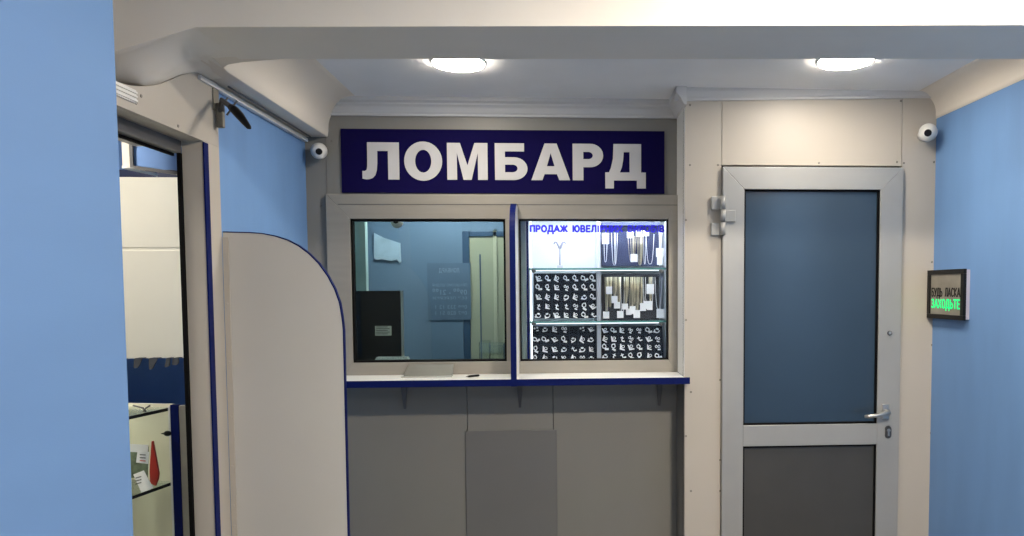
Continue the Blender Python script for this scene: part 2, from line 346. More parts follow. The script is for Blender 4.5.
# back wall around the service window
WX0, WX1, WZ0, WZ1 = -1.175, XA, 1.166, 2.082
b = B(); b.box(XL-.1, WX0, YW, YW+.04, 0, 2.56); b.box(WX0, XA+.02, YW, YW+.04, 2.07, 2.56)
o = struct('wall_back', b, LAM_SHADE, 'shade-toned beige panelled wall around the service window', 'wall')
struct('wall_back', B().box(WX0, -.492, YW, YW+.04, 0, 1.16), LAM_SHADE, 'left shade-toned panel below the blue edged counter', 'wall', bevel=.0015)
struct('wall_back', B().box(-.489, -.0475, YW, YW+.04, 0, 1.16), LAM_SHADE, 'middle shade-toned panel below the counter behind the hatch', 'wall', bevel=.0015)
struct('wall_back', B().box(-.0445, XA+.02, YW, YW+.04, 0, 1.16), LAM_SHADE, 'right shade-toned panel below the blue edged counter', 'wall', bevel=.0015)
struct('wall_back', B().box(XL-.1, XA, YW+.042, YW+.06, 0, 1.15), GASK, 'dark backing seen in the seams of the counter panels', 'wall')
struct('trim_5', B().box(WX0-.003, WX0-.0005, YW-.002, YW+.01, 0.9, 2.47), SCREW, 'thin vertical seam left of the service window', 'seam')
# reveal between recess and door wall, with dark corner bead
b = B(); b.box(XA, XA+.02, YD+.002, YW+.04, 1.1665, 2.56)
struct('wall_back', b, BOARD, 'white side board of the window recess, right', 'wall')
struct('wall_back', B().box(XA, XA+.02, YD+.002, YW+.04, 0, 1.14), LAM_SHADE, 'shade-toned side board of the recess below the counter', 'wall')
# door wall panels
def panel(x0, x1, z0, z1, label):
    return struct('wall_back', B().box(x0, x1, YD, YD+.03, z0, z1), LAM, label, 'wall', bevel=.0015)
ydf = YD-.028
DX0, DX1, DZ1 = at(722.5, 330, ydf).x, at(901, 330, ydf).x, at(811, 167, ydf).z
panel(XA+.002, DX0-.002, 0, 2.56, 'beige panel between the window recess and the door')
panel(DX0, DX1, DZ1+.012, 2.56, 'beige panel above the door')
panel(DX1+.002, XR+.004, 0, 2.56, 'beige panel between the door and the right blue wall')
struct('wall_back', B().box(XA, XR+.1, YD+.032, YD+.05, 0, 2.56), GASK, 'dark backing seen in the seams of the door wall', 'wall')
# rest of the shell
struct('wall_back', B().box(-4.2, 2.1, 6.2, 6.3, 0, 2.6), STAFFB, 'blue far wall of the staff room behind the window', 'wall')
struct('wall_right', B().box(0.66, 0.76, YW+.1, 6.2, 0, 2.6), STAFFB, 'blue side wall of the staff room', 'wall')
struct('wall_left', B().box(-1.56, -1.50, YW+.04, 6.2, 0, 2.6), TEALW, 'pale teal left wall of the staff room', 'wall')
struct('wall_left', B().box(-4.2, -4.1, -2.6, 6.3, 0, 2.8), BLUEB, 'outer wall of the side room', 'wall')
struct('wall_back', B().box(-4.1, XL-.1, 3.75, 3.85, 0, 2.6), BLUEB, 'bright blue back wall of the side room, left', 'wall')
b = B()
b.box(-4.2, -0.5, -2.62, -2.5, 0, 2.8); b.box(1.65, 2.1, -2.62, -2.5, 0, 2.8); b.box(-.5, 1.65, -2.62, -2.5, 2.35, 2.8); b.box(-.5, 1.65, -2.62, -2.5, 0, .12)
struct('wall_front', b, CREAM, 'street wall behind the camera around the glazed front', 'wall')
b = B(); b.box(-.5, 1.65, -2.6, -2.54, .12, .18); b.box(-.5, 1.65, -2.6, -2.54, 2.29, 2.35)
for x in (-.5, .54, 1.59): b.box(x, x+.06, -2.6, -2.54, .12, 2.35)
wf = struct('window_3', b, ALU, 'glazed shop front behind the camera', 'window')
B().box(-.44, 1.59, -2.575, -2.568, .18, 2.29).build('pane', glass('front_glass', (.95, .97, 1), .5), wf)

# ------------------------------------------------------------------ screws on the panels (flush heads)
def screws(pts, name, label):
    b = B()
    for (u, v, pl) in pts:
        p = at(u, v, YD) if pl == 'd' else (at(u, v, YW) if pl == 'w' else at_x(u, v, XL))
        if pl == 'x': b.cyl((XL-.001, p.y, p.z), (XL+.0022, p.y, p.z), .006, .0045, 12)
        elif pl == 'j':
            p = at(u, v, 2.82); b.cyl((p.x, 2.821, p.z), (p.x, 2.8178, p.z), .0055, .004, 12)
        else: b.cyl((p.x, p.y+.001, p.z), (p.x, p.y-.0022, p.z), .006, .0045, 12)
    o = b.build(name, SCREW); return tag(o, label, 'screws', kind='structure')
screws([(u, v, 'd') for u, v in ((690, 165), (718, 165), (819, 163), (897, 162), (904, 163), (934, 162), (686, 220), (720, 380), (720, 460), (691, 392), (686, 320), (931, 433), (691, 491), (720, 491), (932, 262), (932, 345), (690, 105), (901, 101), (686, 436))], 'trim_6', 'small dark screw heads in the door wall panels')
screws([(321, 206, 'w'), (331, 141, 'w'), (322, 330, 'w')], 'trim_7', 'screw heads beside the service window')
screws([(119, 86, 'x'), (141, 96, 'x'), (136, 103, 'x'), (178, 126, 'x')], 'trim_8', 'screw heads in the beige header panel')

# ------------------------------------------------------------------ service window
win = thing('window_1', ((WX0+WX1)/2, YW, WZ0), 'wide aluminium service window split in two beneath the navy sign', 'window', kind='structure')
gx = [at(351.5, 290, YW-.03).x, at(506, 290, YW-.03).x, at(519.5, 290, YW-.03).x, at(668.6, 290, YW-.03).x]
gz1, gz0 = at(510, 219, YW-.03).z, at(510, 361.3, YW-.03).z
# outer frame: four mitred bars
def bar(b, p, y0, y1, bev=.003):
    b.prism([(x, y0, z) for x, z in p], (0, y1-y0, 0))
yf = YW-.032
for nm, poly in (('head', [(WX0, WZ1), (WX1, WZ1), (gx[3], gz1), (gx[0], gz1)]), ('sill', [(WX0+.055, WZ0), (WX1, WZ0), (gx[3], gz0), (gx[0], gz0)]),
                 ('stile', [(WX0, WZ1), (gx[0], gz1), (gx[0], gz0), (WX0+.055, WZ0), (WX0, WZ0)]), ('stile', [(WX1, WZ1), (gx[3], gz1), (gx[3], gz0), (WX1, WZ0)])):
    bb = B(); bar(bb, poly, yf, YW+.03); bb.build(nm, ALU, win, bevel=.0022)
bb = B(); bb.box(gx[1], gx[2], yf, YW+.03, gz0, gz1); bb.build('mullion', ALU, win, bevel=.002)
bb = B(); bb.box(WX0+.06, WX1-.002, yf-.0012, yf+.002, 2.0285, 2.0315); bb.build('frame_groove', STEELD, win)
def gasket(x0, x1, z0, z1, t, y0, y1):
    g = B(); g.box(x0, x1, y0, y1, z1-t, z1); g.box(x0, x1, y0, y1, z0, z0+t); g.box(x0, x0+t, y0, y1, z0+t, z1-t); g.box(x1-t, x1, y0, y1, z0+t, z1-t); return g
gasket(gx[0], gx[1], gz0, gz1, .010, yf+.010, YW+.02).build('gasket', GASK, win)
gasket(gx[2], gx[3], gz0, gz1, .007, yf+.010, YW+.02).build('gasket', GASK, win)
B().box(gx[0]+.006, gx[1]-.006, YW-.006, YW-.001, gz0+.006, gz1-.006).build('glass_pane', GLASS, win)
B().box(gx[2]+.006, gx[3]-.006, YW-.006, YW-.001, gz0+.006, gz1-.006).build('glass_pane', glass('showcase_glass', (.97, .985, 1.0), .35), win)
p0 = at(530, 232.5, YW-.008); p1 = at(664, 225, YW-.008)
stroke_text('glass_lettering', 'ПРОДАЖ ЮВЕЛІРНИХ ВИРОБІВ', BTXT, (p0.x, YW-.0075, p0.z), (1, 0, 0), (0, 0, 1), p1.z-p0.z, p1.x-p0.x, win, weight=.24)

# navy sign with heavy white letters
SY = YW-.012
sgn = thing('shop_sign', ((-1.1+.538)/2, SY, 2.09), 'navy pawnshop signboard with large white letters above the window', 'sign')
B().box(-1.1, .538, SY, YW-.0005, 2.0905, 2.4095).build('sign_board', NAVY, sgn, bevel=.001)
def LX(u): return at(u, 161, SY).x
zt, zb = at(500, 143.3, SY).z, at(500, 180.0, SY).z; ch = zt-zb
def arc(cx, cz, rx, rz, a0, a1, n=14): return [(cx+rx*math.cos(math.radians(a0+(a1-a0)*i/n)), cz+rz*math.sin(math.radians(a0+(a1-a0)*i/n))) for i in range(n+1)]
def G(x0, x1, loops): # unit glyph with cap height 1 and width 1
    w = LX(x1)-LX(x0)
    b = glyph('letter', [[(LX(x0)+x*w, zb+z*ch) for x, z in lp] for lp in loops], LETW, sgn)
    for v in b.bm.verts: v.co = Vector((v.co.x, SY-.002+v.co.z, v.co.y))
    b.build('letter', LETW, sgn)
G(362.3, 399.2, [[(.14, 1), (1, 1), (1, 0), (.70, 0), (.70, .77), (.41, .77)] + [(.405, .45), (.39, .25), (.35, .12), (.28, .04), (.18, 0.005), (.10, 0), (0, .02), (0, .23), (.06, .225), (.11, .25), (.135, .33), (.14, .5)]])
G(404.3, 442.2, [arc(.5, .5, .5, .53, 0, 360, 40)[:-1], arc(.5, .5, .215, .31, 360, 0, 32)[:-1]])
G(447.2, 487.6, [[(0, 0), (0, 1), (.32, 1), (.5, .39), (.68, 1), (1, 1), (1, 0), (.76, 0), (.76, .74), (.60, 0), (.40, 0), (.24, .74), (.24, 0)]])
G(494.9, 527.4, [[(0, 0), (0, 1), (.90, 1), (.90, .78), (.31, .78), (.31, .62), (.58, .62)] + arc(.58, .31, .42, .31, 90, -90, 18),
                 [(.31, .42), (.55, .42)] + arc(.55, .315, .145, .105, 90, -90, 12) + [(.31, .21)]])
G(531.3, 570, [[(0, 0), (.345, 1), (.655, 1), (1, 0), (.72, 0), (.66, .165), (.34, .165), (.285, 0)], [(.40, .38), (.60, .38), (.50, .74)]])
G(572.6, 603.1, [[(0, 0), (0, 1), (.58, 1)] + arc(.58, .68, .42, .32, 90, -90, 18) + [(.35, .36), (.35, 0)], [(.35, .78), (.52, .78)] + arc(.52, .68, .14, .10, 90, -90, 10) + [(.35, .58)]])
G(605.2, 645.7, [[(0, -.22), (0, .22), (.09, .22), (.14, .35), (.19, .60), (.205, 1), (.885, 1), (.885, .22), (1, .22), (1, -.22), (.78, -.22), (.78, 0), (.21, 0), (.21, -.22)],
                 [(.36, .22), (.60, .22), (.60, .78), (.455, .78), (.44, .55), (.41, .36)]])

# ------------------------------------------------------------------ counter
CT = 1.166
ctr = thing('counter', (-.23, 3.8, 1.13), 'narrow white counter shelf with blue front edge below the window', 'counter')
YC = 3.668
B().box(-1.16, .602, YC+.002, YW-.002, CT-.028, CT).build('counter_top', BOARD, ctr, bevel=.001)
B().box(-1.16, .626, YC-.004, YC+.0015, CT-.032, CT+.0006).build('edge_band', EDGE, ctr, bevel=.001)
for u in (405, 520, 659):
    x = at(u, 400, YW).x; b = B(); z0_ = CT-.03
    b.loft([[(x-w/2, YW-.003, z), (x+w/2, YW-.003, z), (x+w/2, YW-.003-dd, z), (x-w/2, YW-.003-dd, z)] for w, dd, z in ((.034, .05, z0_), (.030, .028, z0_-.03), (.024, .022, z0_-.07), (.014, .014, z0_-.125), (.012, .008, z0_-.15))])
    b.box(x-.014, x+.014, YC+.06, YW-.003, z0_-.004, z0_+.0)
    b.build('bracket', BRKT, ctr, bevel=.002)
# hatch
ht = thing('access_hatch', (-.265, YW, 0), 'grey access hatch with rounded corners set in the wall under the counter', 'hatch')
b = B(); b.box(-.503, -.027, YW-.010, YW-.0006, .0, .867, bev=0)
o = b.build('hatch_panel', LAMD, ht, bevel=.004)
# board between the windows
px = at(513, 300, YC).x
b = B(); pts = [(0.275, 0), (0, 0)]
h = 2.02-CT
arcp = [(.0, h-.16)] + [(.16-.16*math.cos(math.radians(a)), h-.16+.16*math.sin(math.radians(a))) for a in range(8, 91, 8)] + [(.275-.032, h)]
pts = [(0, 0)] + arcp + [(.275-.032, 0)]
b = B(); b.prism([(px-.0135, YC+y, CT+z) for y, z in pts], (.027, 0, 0))
pb = thing('divider_board', (px, 3.8, CT), 'white board with navy edge standing between the two windows on the counter', 'partition')
b.build('board', BOARD, pb)
b = B(); pe = [(0, -.034)]+arcp; pe2 = [(y-.0035 if i < 14 else y, z+(.0035 if z > h-.1 else 0)) for i, (y, z) in enumerate(pe)]
for i in range(len(pe)-1):
    q = [pe[i], pe[i+1], pe2[i+1], pe2[i]]
    b.prism([(px-.014, YC+y, CT+z) for y, z in q], (.028, 0, 0))
b.build('edge_band', EDGE, pb)
# curved divider panel at left
dv = thing('partition_screen', (-1.05, 2.95, 0), 'tall beige divider panel with blue edge and rounded corner, joined to the left wall', 'partition')
tp = [(222, 232.5), (250, 233), (262, 234), (275, 236.5), (287, 240.5), (298, 246), (308, 253.5), (318, 263.5), (327, 276), (334, 289), (339, 303), (341.5, 318), (342.4, 330)]
PX1 = -.832; prof = [(min(at(u, v, 2.95).x, PX1), at(u, v, 2.95).z) for u, v in tp]; prof[0] = (XL+.001, prof[0][1]); prof[-1] = (PX1, prof[-1][1])
outl = prof+[(PX1, .02), (XL+.001, .02)]
b = B(); b.prism([(x, 2.95, z) for x, z in outl], (0, .019, 0)); b.build('panel', mat('lit_divider_laminate', (0.56, 0.54, 0.50), 0.42, noise=.03, scale=2, bump=.05, bscale=140, spec=.35), dv)  # beige lightened in colour to stand for lamp light on this panel
b = B(); ed = prof+[(PX1, .02)]
for i in range(len(ed)-1):
    (xa, za), (xb, zb_) = ed[i], ed[i+1]
    def outn(j):
        a = Vector(ed[max(j-1, 0)]); c = Vector(ed[min(j+1, len(ed)-1)]); t = (c-a).normalized(); return Vector((-t.y, t.x))
    n0, n1 = outn(i), outn(i+1)
    if n0.x+n0.y < 0: n0 = -n0
    if n1.x+n1.y < 0: n1 = -n1
    b.prism([(xa, 2.949, za), (xb, 2.949, zb_), (xb+n1.x*.004, 2.949, zb_+n1.y*.004), (xa+n0.x*.004, 2.949, za+n0.y*.004)], (0, .021, 0))
b.build('edge_band', EDGE, dv)
b = B(); b.box(XL+.001, XL+.022, 2.944, 2.9495, .02, 1.80)
for z in (1.55, 1.33, 1.12, .93, .78, .70): b.cyl((XL+.012, 2.945, z), (XL+.012, 2.942, z), .005, .004, 10)
b.build('mounting_strip', LAM, dv, bevel=.001)

# ------------------------------------------------------------------ door
dr = thing('door_1', ((DX0+DX1)/2, YD, 0), 'silver aluminium door with dark blue tinted glass over a dark grey panel', 'door', kind='structure')
gl0, gl1 = at(744, 300, ydf).x, at(879, 300, ydf).x
zg1, zr1, zr0 = at(811, 189.5, ydf).z, at(811, 424.5, ydf).z, at(811, 445.5, ydf).z
ydf = YD-.028
def fr4(nm, poly): 
    bb = B(); bb.prism([(x, ydf, z) for x, z in poly], (0, .055, 0)); bb.build(nm, ALUD, dr, bevel=.0025)
fr4('head_rail', [(DX0, DZ1), (DX1, DZ1), (gl1, zg1), (gl0, zg1)])
fr4('stile', [(DX0, DZ1), (gl0, zg1), (gl0, .12), (DX0, .01)]); fr4('stile', [(DX1, DZ1), (gl1, zg1), (gl1, .12), (DX1, .01)])
fr4('bottom_rail', [(DX0, .01), (DX1, .01), (gl1, .12), (gl0, .12)])
bb = B(); bb.box(gl0, gl1, ydf, ydf+.055, zr0, zr1); bb.build('middle_rail', ALUD, dr, bevel=.0025)
gasket(gl0, gl1, zr1, zg1, .008, ydf+.008, YD+.02).build('gasket', GASK, dr)
gasket(gl0, gl1, .12, zr0, .008, ydf+.008, YD+.02).build('gasket', GASK, dr)
B().box(gl0+.006, gl1-.006, YD-.006, YD+.004, zr1+.006, zg1-.006).build('glass_pane', DGLASS, dr)
B().box(gl0+.006, gl1-.006, YD-.010, YD+.004, .126, zr0-.006).build('lower_panel', DKPAN, dr)
# handle
hp = at(885, 411, ydf)
b = B(); b.box(hp.x-.017, hp.x+.017, ydf-.010, ydf, hp.z-.038, hp.z+.036, bev=.004)
hd = b.build('handle', STEEL, dr)
b = B(); b.cyl((hp.x, ydf-.008, hp.z), (hp.x, ydf-.05, hp.z), .011, .010, 20)
b.tube([(hp.x, ydf-.048, hp.z), (hp.x-.03, ydf-.056, hp.z-.004), (hp.x-.065, ydf-.056, hp.z-.012), (hp.x-.10, ydf-.052, hp.z-.017), (hp.x-.122, ydf-.046, hp.z-.018)], [.012, .0115, .010, .009, .007], seg=12)
b.build('lever', STEEL, hd)
kp = at(888, 432, ydf)
b = B(); b.cyl((kp.x, ydf, kp.z+.016), (kp.x, ydf-.006, kp.z+.016), .0165, .015, 24); b.cyl((kp.x, ydf, kp.z-.016), (kp.x, ydf-.006, kp.z-.016), .0165, .015, 24); b.box(kp.x-.0155, kp.x+.0155, ydf-.0058, ydf, kp.z-.016, kp.z+.016)
ke = b.build('keyhole_plate', STEELD, dr)
b = B(); b.cyl((kp.x, ydf-.004, kp.z+.010), (kp.x, ydf-.010, kp.z+.010), .008, .008, 16); b.box(kp.x-.004, kp.x+.004, ydf-.010, ydf-.004, kp.z-.018, kp.z+.008); b.build('lock_cylinder', STEEL, ke)
p = at(889.5, 333, ydf); b = B(); b.cyl((p.x, ydf, p.z), (p.x, ydf-.006, p.z), .012, .011, 20); b.mi = 1; b.cyl((p.x, ydf-.005, p.z), (p.x, ydf-.0075, p.z), .0075, .007, 16); b.build('upper_lock', [STEELD, STEEL], dr)
# hinge
def hpnt(u, v): return at(u, v, ydf-.01)
a = hpnt(723, 196); c = hpnt(723, 235); hx = a.x; L = a.z-c.z
hb = B(); hb.cyl((hx, ydf-.012, a.z), (hx, ydf-.012, a.z-L*.34), .0125, seg=20)
hb.box(hx-.052, hx-.004, YD-.020, YD-.0005, a.z-L*.34, a.z, bev=.002)
hg = hb.build('hinge', ALUD, dr)
h2 = B(); h2.cyl((hx, ydf-.012, a.z-L*.36), (hx, ydf-.012, a.z-L*.66), .0125, seg=20); h2.box(hx+.003, hx+.062, ydf-.012, ydf, a.z-L*.66, a.z-L*.36, bev=.002); h2.build('hinge_leaf', ALUD, hg)
h3 = B(); h3.cyl((hx, ydf-.012, a.z-L*.68), (hx, ydf-.012, c.z), .0125, seg=20); h3.box(hx-.052, hx-.004, YD-.020, YD-.0005, c.z, a.z-L*.68, bev=.002); h3.build('hinge_leaf', ALUD, hg)

# ------------------------------------------------------------------ lit sign on the right wall
ls = thing('entry_sign', (1.84, 3.52, 1.445), 'small black framed sign with green lit words on the right blue wall', 'sign')
SX = 1.832; ya, yb, za, zb2 = 3.698, 3.352, 1.449, 1.685
b = B(); b.box(SX+.004, XR-.0005, yb+.004, ya-.004, za+.004, zb2-.004); b.build('housing', mat('pale_housing', (.48, .45, .52), .5, noise=.03), ls, bevel=.001)
b = B(); t = .022
b.box(SX-.008, SX+.006, yb, ya, zb2-t, zb2); b.box(SX-.008, SX+.006, yb, ya, za, za+t); b.box(SX-.008, SX+.006, yb, yb+t*1.3, za+t, zb2-t); b.box(SX-.008, SX+.006, ya-t*1.3, ya, za+t, zb2-t)
b.build('frame', BLK, ls, bevel=.0015)
B().box(SX-.002, SX+.0035, yb+t, ya-t, za+t-.002, zb2-t+.002).build('face_panel', MIRR, ls)
wy = ya-yb-2*t*1.3-.03
stroke_text('black_lettering', 'БУДЬ ЛАСКА', BLK, (SX-.0025, ya-t*1.3-.010, za+.106), (0, -1, 0), (0, 0, 1), .044, ya-yb-2*t*1.3-.02, ls, weight=.14)
stroke_text('green_lettering', 'ЗАХОДЬТЕ', GREEN, (SX-.0025, ya-t*1.3-.010, za+.050), (0, -1, 0), (0, 0, 1), .046, ya-yb-2*t*1.3-.02, ls, weight=.15)

# ------------------------------------------------------------------ ceiling lights
LAMPM = emit('warm_lamp_diffuser', (1.0, 0.90, 0.76), 88.0)
LAMP_FILL = emit('rear_fill_diffuser', (1.0, 0.90, 0.78), 230.0)  # added fill source out of view, brightens the left side and the beam
LAMPF = emit('front_lamp_diffuser', (1.0, 0.88, 0.72), 740.0)
def ceil_light(x, y, z, r, m, label, group=None):
    t = thing('ceiling_light', (x, y, z), label, 'ceiling light', group)
    b = B(); b.cyl((x, y, z+.001), (x, y, z-.006), r+.008, r+.005, 48); b.build('rim', WPLA, t)
    b = B(); b.cyl((x, y, z-.0055), (x, y, z-.0125), r, r*.97, 48); b.build('diffuser', m, t)
ceil_light(-.425, 3.30, ZC, .108, LAMPM, 'round lit ceiling light in the alcove left of centre, above the sign', 'round alcove lights')
ceil_light(1.205, 3.195, ZC, .112, LAMPM, 'round lit ceiling light in the alcove at right, above the door', 'round alcove lights')
ceil_light(.92, 1.18, 2.72, .11, LAMPF, 'round ceiling light in the front room before the beam', 'front room lights')
ceil_light(.3, -1.0, 2.72, .11, LAMP_FILL, 'added unseen fill light behind the camera near the shop front', 'front room lights')

# ------------------------------------------------------------------ security cameras
def seccam(c, r, look, base, label):
    t = thing('security_camera', c, label, 'security camera', 'dome cameras')
    d = Vector(look).normalized(); c = Vector(c)
    b = B(); b.ball(c, r, seg=32); b.build('dome', WPLA, t)
    b = B(); q = c+d*(r*.86); b.cyl(q, c+d*(r*1.03), r*.42, r*.36, 24); b.build('lens', BLK, t)
    b = B(); bp = Vector(base); dd = (bp-c).normalized(); b.cyl(c+dd*r*.6, bp, r*.5, r*.6, 24); b.build('mount', WPLA, t)
c1 = at(319, 151, 3.89); seccam(c1, .040, (.30, -1, -.26), (c1.x, YW-.0005, c1.z+.004), 'white ball security camera in the left corner beside the sign')
c2 = at(928, 132.5, 3.62); seccam(c2, .043, (-.50, -1, -.26), (c2.x+.01, YD-.0005, c2.z), 'white ball security camera in the right corner above the door')

# ------------------------------------------------------------------ trunking, bracket, vent on left wall
tr = B(); tr.box(XL-.012, XL+.010, 2.795, 3.93, 2.341, 2.358)
tag(tr.build('cable_trunking', WPLA, bevel=.002), 'white cable trunking running along the top of the left wall', 'trunking')
tr = B(); tr.tube([(XL+.03, 2.97, 2.362), (XL+.034, 3.3, 2.360), (XL+.03, 3.90, 2.361)], 0.0035, seg=8)
tag(tr.build('cable', BRKT), 'thin dark cable lying above the white trunking', 'cable')
br = thing('flag_bracket', (XL, 2.93, 2.25), 'metal wall bracket holding a short dark pointed rod, upper left', 'bracket')
pA, pB = at_x(216.5, 90, XL), at_x(218.5, 113, XL)
b = B(); b.box(XL, XL+.006, 2.90, 2.944, pB.z, pA.z, bev=.002); b.box(XL+.004, XL+.03, 2.915, 2.935, 2.20, 2.29, bev=.004); b.build('plate', mat('dull_bracket_plate', (.22, .20, .16), .5, metal=.3, noise=.2, scale=30), br)
q0, q1, q2, q3 = at(222, 100, 2.90), at(232, 108, 2.86), at(240, 116, 2.83), at(250.5, 128.5, 2.80)
b = B(); b.tube([Vector((XL+.02, 2.925, 2.26)), q0, q1], [.012, .009, .010], seg=12); d = (q1-q0).normalized(); cr = d.cross(Vector((0, 1, 0))).normalized()
b.tube([q1-cr*.032, q1+cr*.032], .0035, seg=8); b.tube([q0+d*.02-cr*.02, q0+d*.02+cr*.02], .0035, seg=8); b.build('clamp', BRKT, br)
b = B(); b.tube([q1-d*.005, q1+d*.02, q2, q3-d*.012, q3], [.013, .015, .015, .009, .003], seg=14); b.build('rod', BLK, br)
vt = thing('vent_grille', at_x(126, 88, XL), 'small white slatted vent at the far upper left', 'vent')
vy0, vy1 = 2.20, 2.385
b = B(); zc = 2.166
for i in range(3):
    b.box(XL, XL+.010, vy0, vy1, zc+i*.012-.004, zc+i*.012+.003)
b.box(XL, XL+.006, vy0, vy1, zc-.008, zc+.032); b.build('slats', WPLA, vt, bevel=.001)

# ------------------------------------------------------------------ side opening at left
of = thing('window_2', (XL-.12, 2.1, 0), 'dark framed side opening beyond the foreground wall', 'window frame', kind='structure')
b = B(); b.box(XL-.104, XL-.076, 1.45, 2.82, 2.088, 2.132); b.build('head_bar', BRKT, of, bevel=.002)
b = B(); b.box(XL-.090, XL-.0765, 2.81, 2.83, 0, 2.088); b.build('black_seal', GASK, of)
b = B(); b.box(XL-.108, XL-.100, 1.45, 2.815, 2.078, 2.0875); b.build('black_seal', GASK, of)
# white hanging board
def quad(u0, v0, u1, v1, Y): a = at(u0, v0, Y); c = at(u1, v1, Y); return a.x, c.x, c.z, a.z
wb = thing('white_cabinet', (-1.85, 3.45, 1.31), 'cream white wall cabinet seen through the side opening', 'cabinet')
x0, x1, z0, z1 = quad(108, 177, 192, 358, 3.4)
zs = at(150, 249, 3.4).z
B().box(x0-.2, x1+.1, 3.4, 3.74, zs+.006, z1).build('upper_panel', mat('cream_white_laminate', (.80, .77, .68), .4, noise=.01), wb, bevel=.002)
B().box(x0-.2, x1+.1, 3.4, 3.74, z0, zs-.006).build('lower_panel', bpy.data.materials['cream_white_laminate'], wb, bevel=.002)
B().box(x0-.2, x1+.1, 3.404, 3.73, zs-.006, zs+.006).build('middle_strip', bpy.data.materials['cream_white_laminate'], wb)
# grey hanging card offcuts
for i, (ua, ub, uc, ud, v) in enumerate(((134, 142, 139, 133.5, 368), (148.5, 157.5, 153, 149, 369.5), (166, 170, 169.5, 164.5, 367), (172.5, 178.5, 178.5, 172, 365))):
    b = B(); Yc = 3.36
    b.prism([at(ua, 358.6, Yc), at(ub, 358.6, Yc), at(uc, v-2, Yc), at(uc-2, v, Yc), at(ud, v, Yc)], (0, .006, 0))
    b.box(at(ua, 358, Yc).x+.003, at(ub, 358, Yc).x-.003, Yc+.001, Yc+.042, at(150, 358.6, Yc).z-.001, at(150, 358.6, Yc).z+.002)
    tag(b.build('hanging_card', GREYC), f'dark grey card strip hanging below the cream cabinet, {["first", "second", "third", "fourth"][i]} from the left', 'card', 'dark card strips under the cream cabinet')
hk = B(); p = at(186, 367, 2.9); hk.box(p.x-.010, p.x+.012, 2.9, 2.915, p.z-.022, p.z+.022, bev=.005); hk.box(p.x+.004, p.x+.11, 2.905, 2.913, p.z-.006, p.z+.006)
tag(hk.build('wall_hook', WPLA), 'small white hook at the dark jamb seal of the side opening', 'hook')
# opened transom window
tw = thing('transom_window', at(150, 170, 3.0), 'small opened transom window with cream post high in the side opening', 'window')
P = lambda u, v, y=3.0: at(u, v, y)
b = B(); b.prism([P(121, 129), P(128, 131), P(130, 169), P(122.5, 166)], (0, .03, 0)); b.build('post', CREAM, tw)
b = B(); b.prism([P(121.5, 165.5, 2.98), P(130, 167.5, 2.98), P(155, 173, 3.1), P(155, 175.5, 3.1), P(122, 168.5, 2.98)], (0, .02, .0)); b.build('sash_bottom', BOARD, tw)
b = B(); b.prism([P(128.5, 131), P(131.5, 133), P(133, 165.5), P(180, 172), P(180, 175), P(130, 168)], (0, .02, 0)); b.build('sash_frame', BRKT, tw)
b = B(); b.prism([P(131, 134, 3.01), P(190, 152, 3.01), P(190, 172, 3.01), P(132, 165, 3.01)], (0, .006, 0)); b.build('pane', BLUEB, tw)
b = B(); b.box(-2.6, -1.40, 3.55, 3.75, at(150, 177, 3.5).z, at(150, 168, 3.5).z); tag(b.build('navy_rail', mat('navy_rail', (.012, .02, .07), .4, noise=.05)), 'dark navy rail just above the cream cabinet', 'rail')
# glass showcase in the side room
dc = thing('glass_showcase', (-1.62, 3.05, 0), 'glass showcase with blue corner edge seen low through the side opening', 'showcase')
A = at(172, 470, 3.08); ang = math.radians(79)   # glass front runs roughly in depth
dirv = Vector((-.205, -.979, 0)).normalized()
far = Vector((-1.556, 3.12, 0)); near = far+dirv*.95; inw = Vector((-.979, .205, 0))
def seg3(b, p, q, w, z0, z1): # slab along p-q, thickness w towards inw
    b.prism([(p.x, p.y, z0), (q.x, q.y, z0), (q.x+inw.x*w, q.y+inw.y*w, z0), (p.x+inw.x*w, p.y+inw.y*w, z0)], (0, 0, z1-z0))
ztop = 1.146
bkf = far+inw*.30; bkn = near+inw*.30
b = B(); seg3(b, bkf, bkn, .02, .1, ztop); b.build('back_panel', CREAMC, dc)
b = B(); e = far-dirv*0; b.prism([(far.x, far.y, .1), (bkf.x, bkf.y, .1), (bkf.x-dirv.x*.016, bkf.y-dirv.y*.016, .1), (far.x-dirv.x*.016, far.y-dirv.y*.016, .1)], (0, 0, ztop-.1)); b.build('end_panel', CREAMC, dc)
for zz in (.83, 1.13):
    b = B(); seg3(b, far-inw*0, near, .28, zz-.004, zz+.004); s_ = b.build('shelf', GLASSC, dc)
    b = B(); seg3(b, far-inw*.002, near-inw*.002, .003, zz-.006, zz+.006); b.build('shelf_edge', BLK, s_)
b = B(); b.prism([(far.x-.32, far.y, 0), (far.x, far.y, 0), (near.x, near.y, 0), (near.x-.32, near.y, 0)], (0, 0, .12)); b.build('plinth', CREAMC, dc)
cp = at(176, 470, 3.08); b = B(); b.box(at(172.3, 470, 3.08).x, at(180.3, 470, 3.08).x, 3.08, 3.10, 0, ztop+.003); b.build('blue_edge', EDGE, dc)
cpa = at(190, 470, 3.08).x
b = B(); b.box(at(180.4, 470, 3.08).x, at(192, 470, 3.08).x+.03, 3.082, 3.11, 0, ztop); b.build('corner_profile', ALU, dc, bevel=.003)
b = B(); b.box(at(170.2, 470, 3.08).x, at(172.2, 470, 3.08).x, 3.08, 3.095, 0, ztop); b.build('glass_edge', BOARD, dc)
p = at(167.5, 433.5, 3.06); b = B(); b.ball(p, .012, (1.2, .8, .9)); b.cyl(p, p+Vector((-.025, 0, .0)), .008, .001, 12); b.build('glass_clamp', BLK, dc)
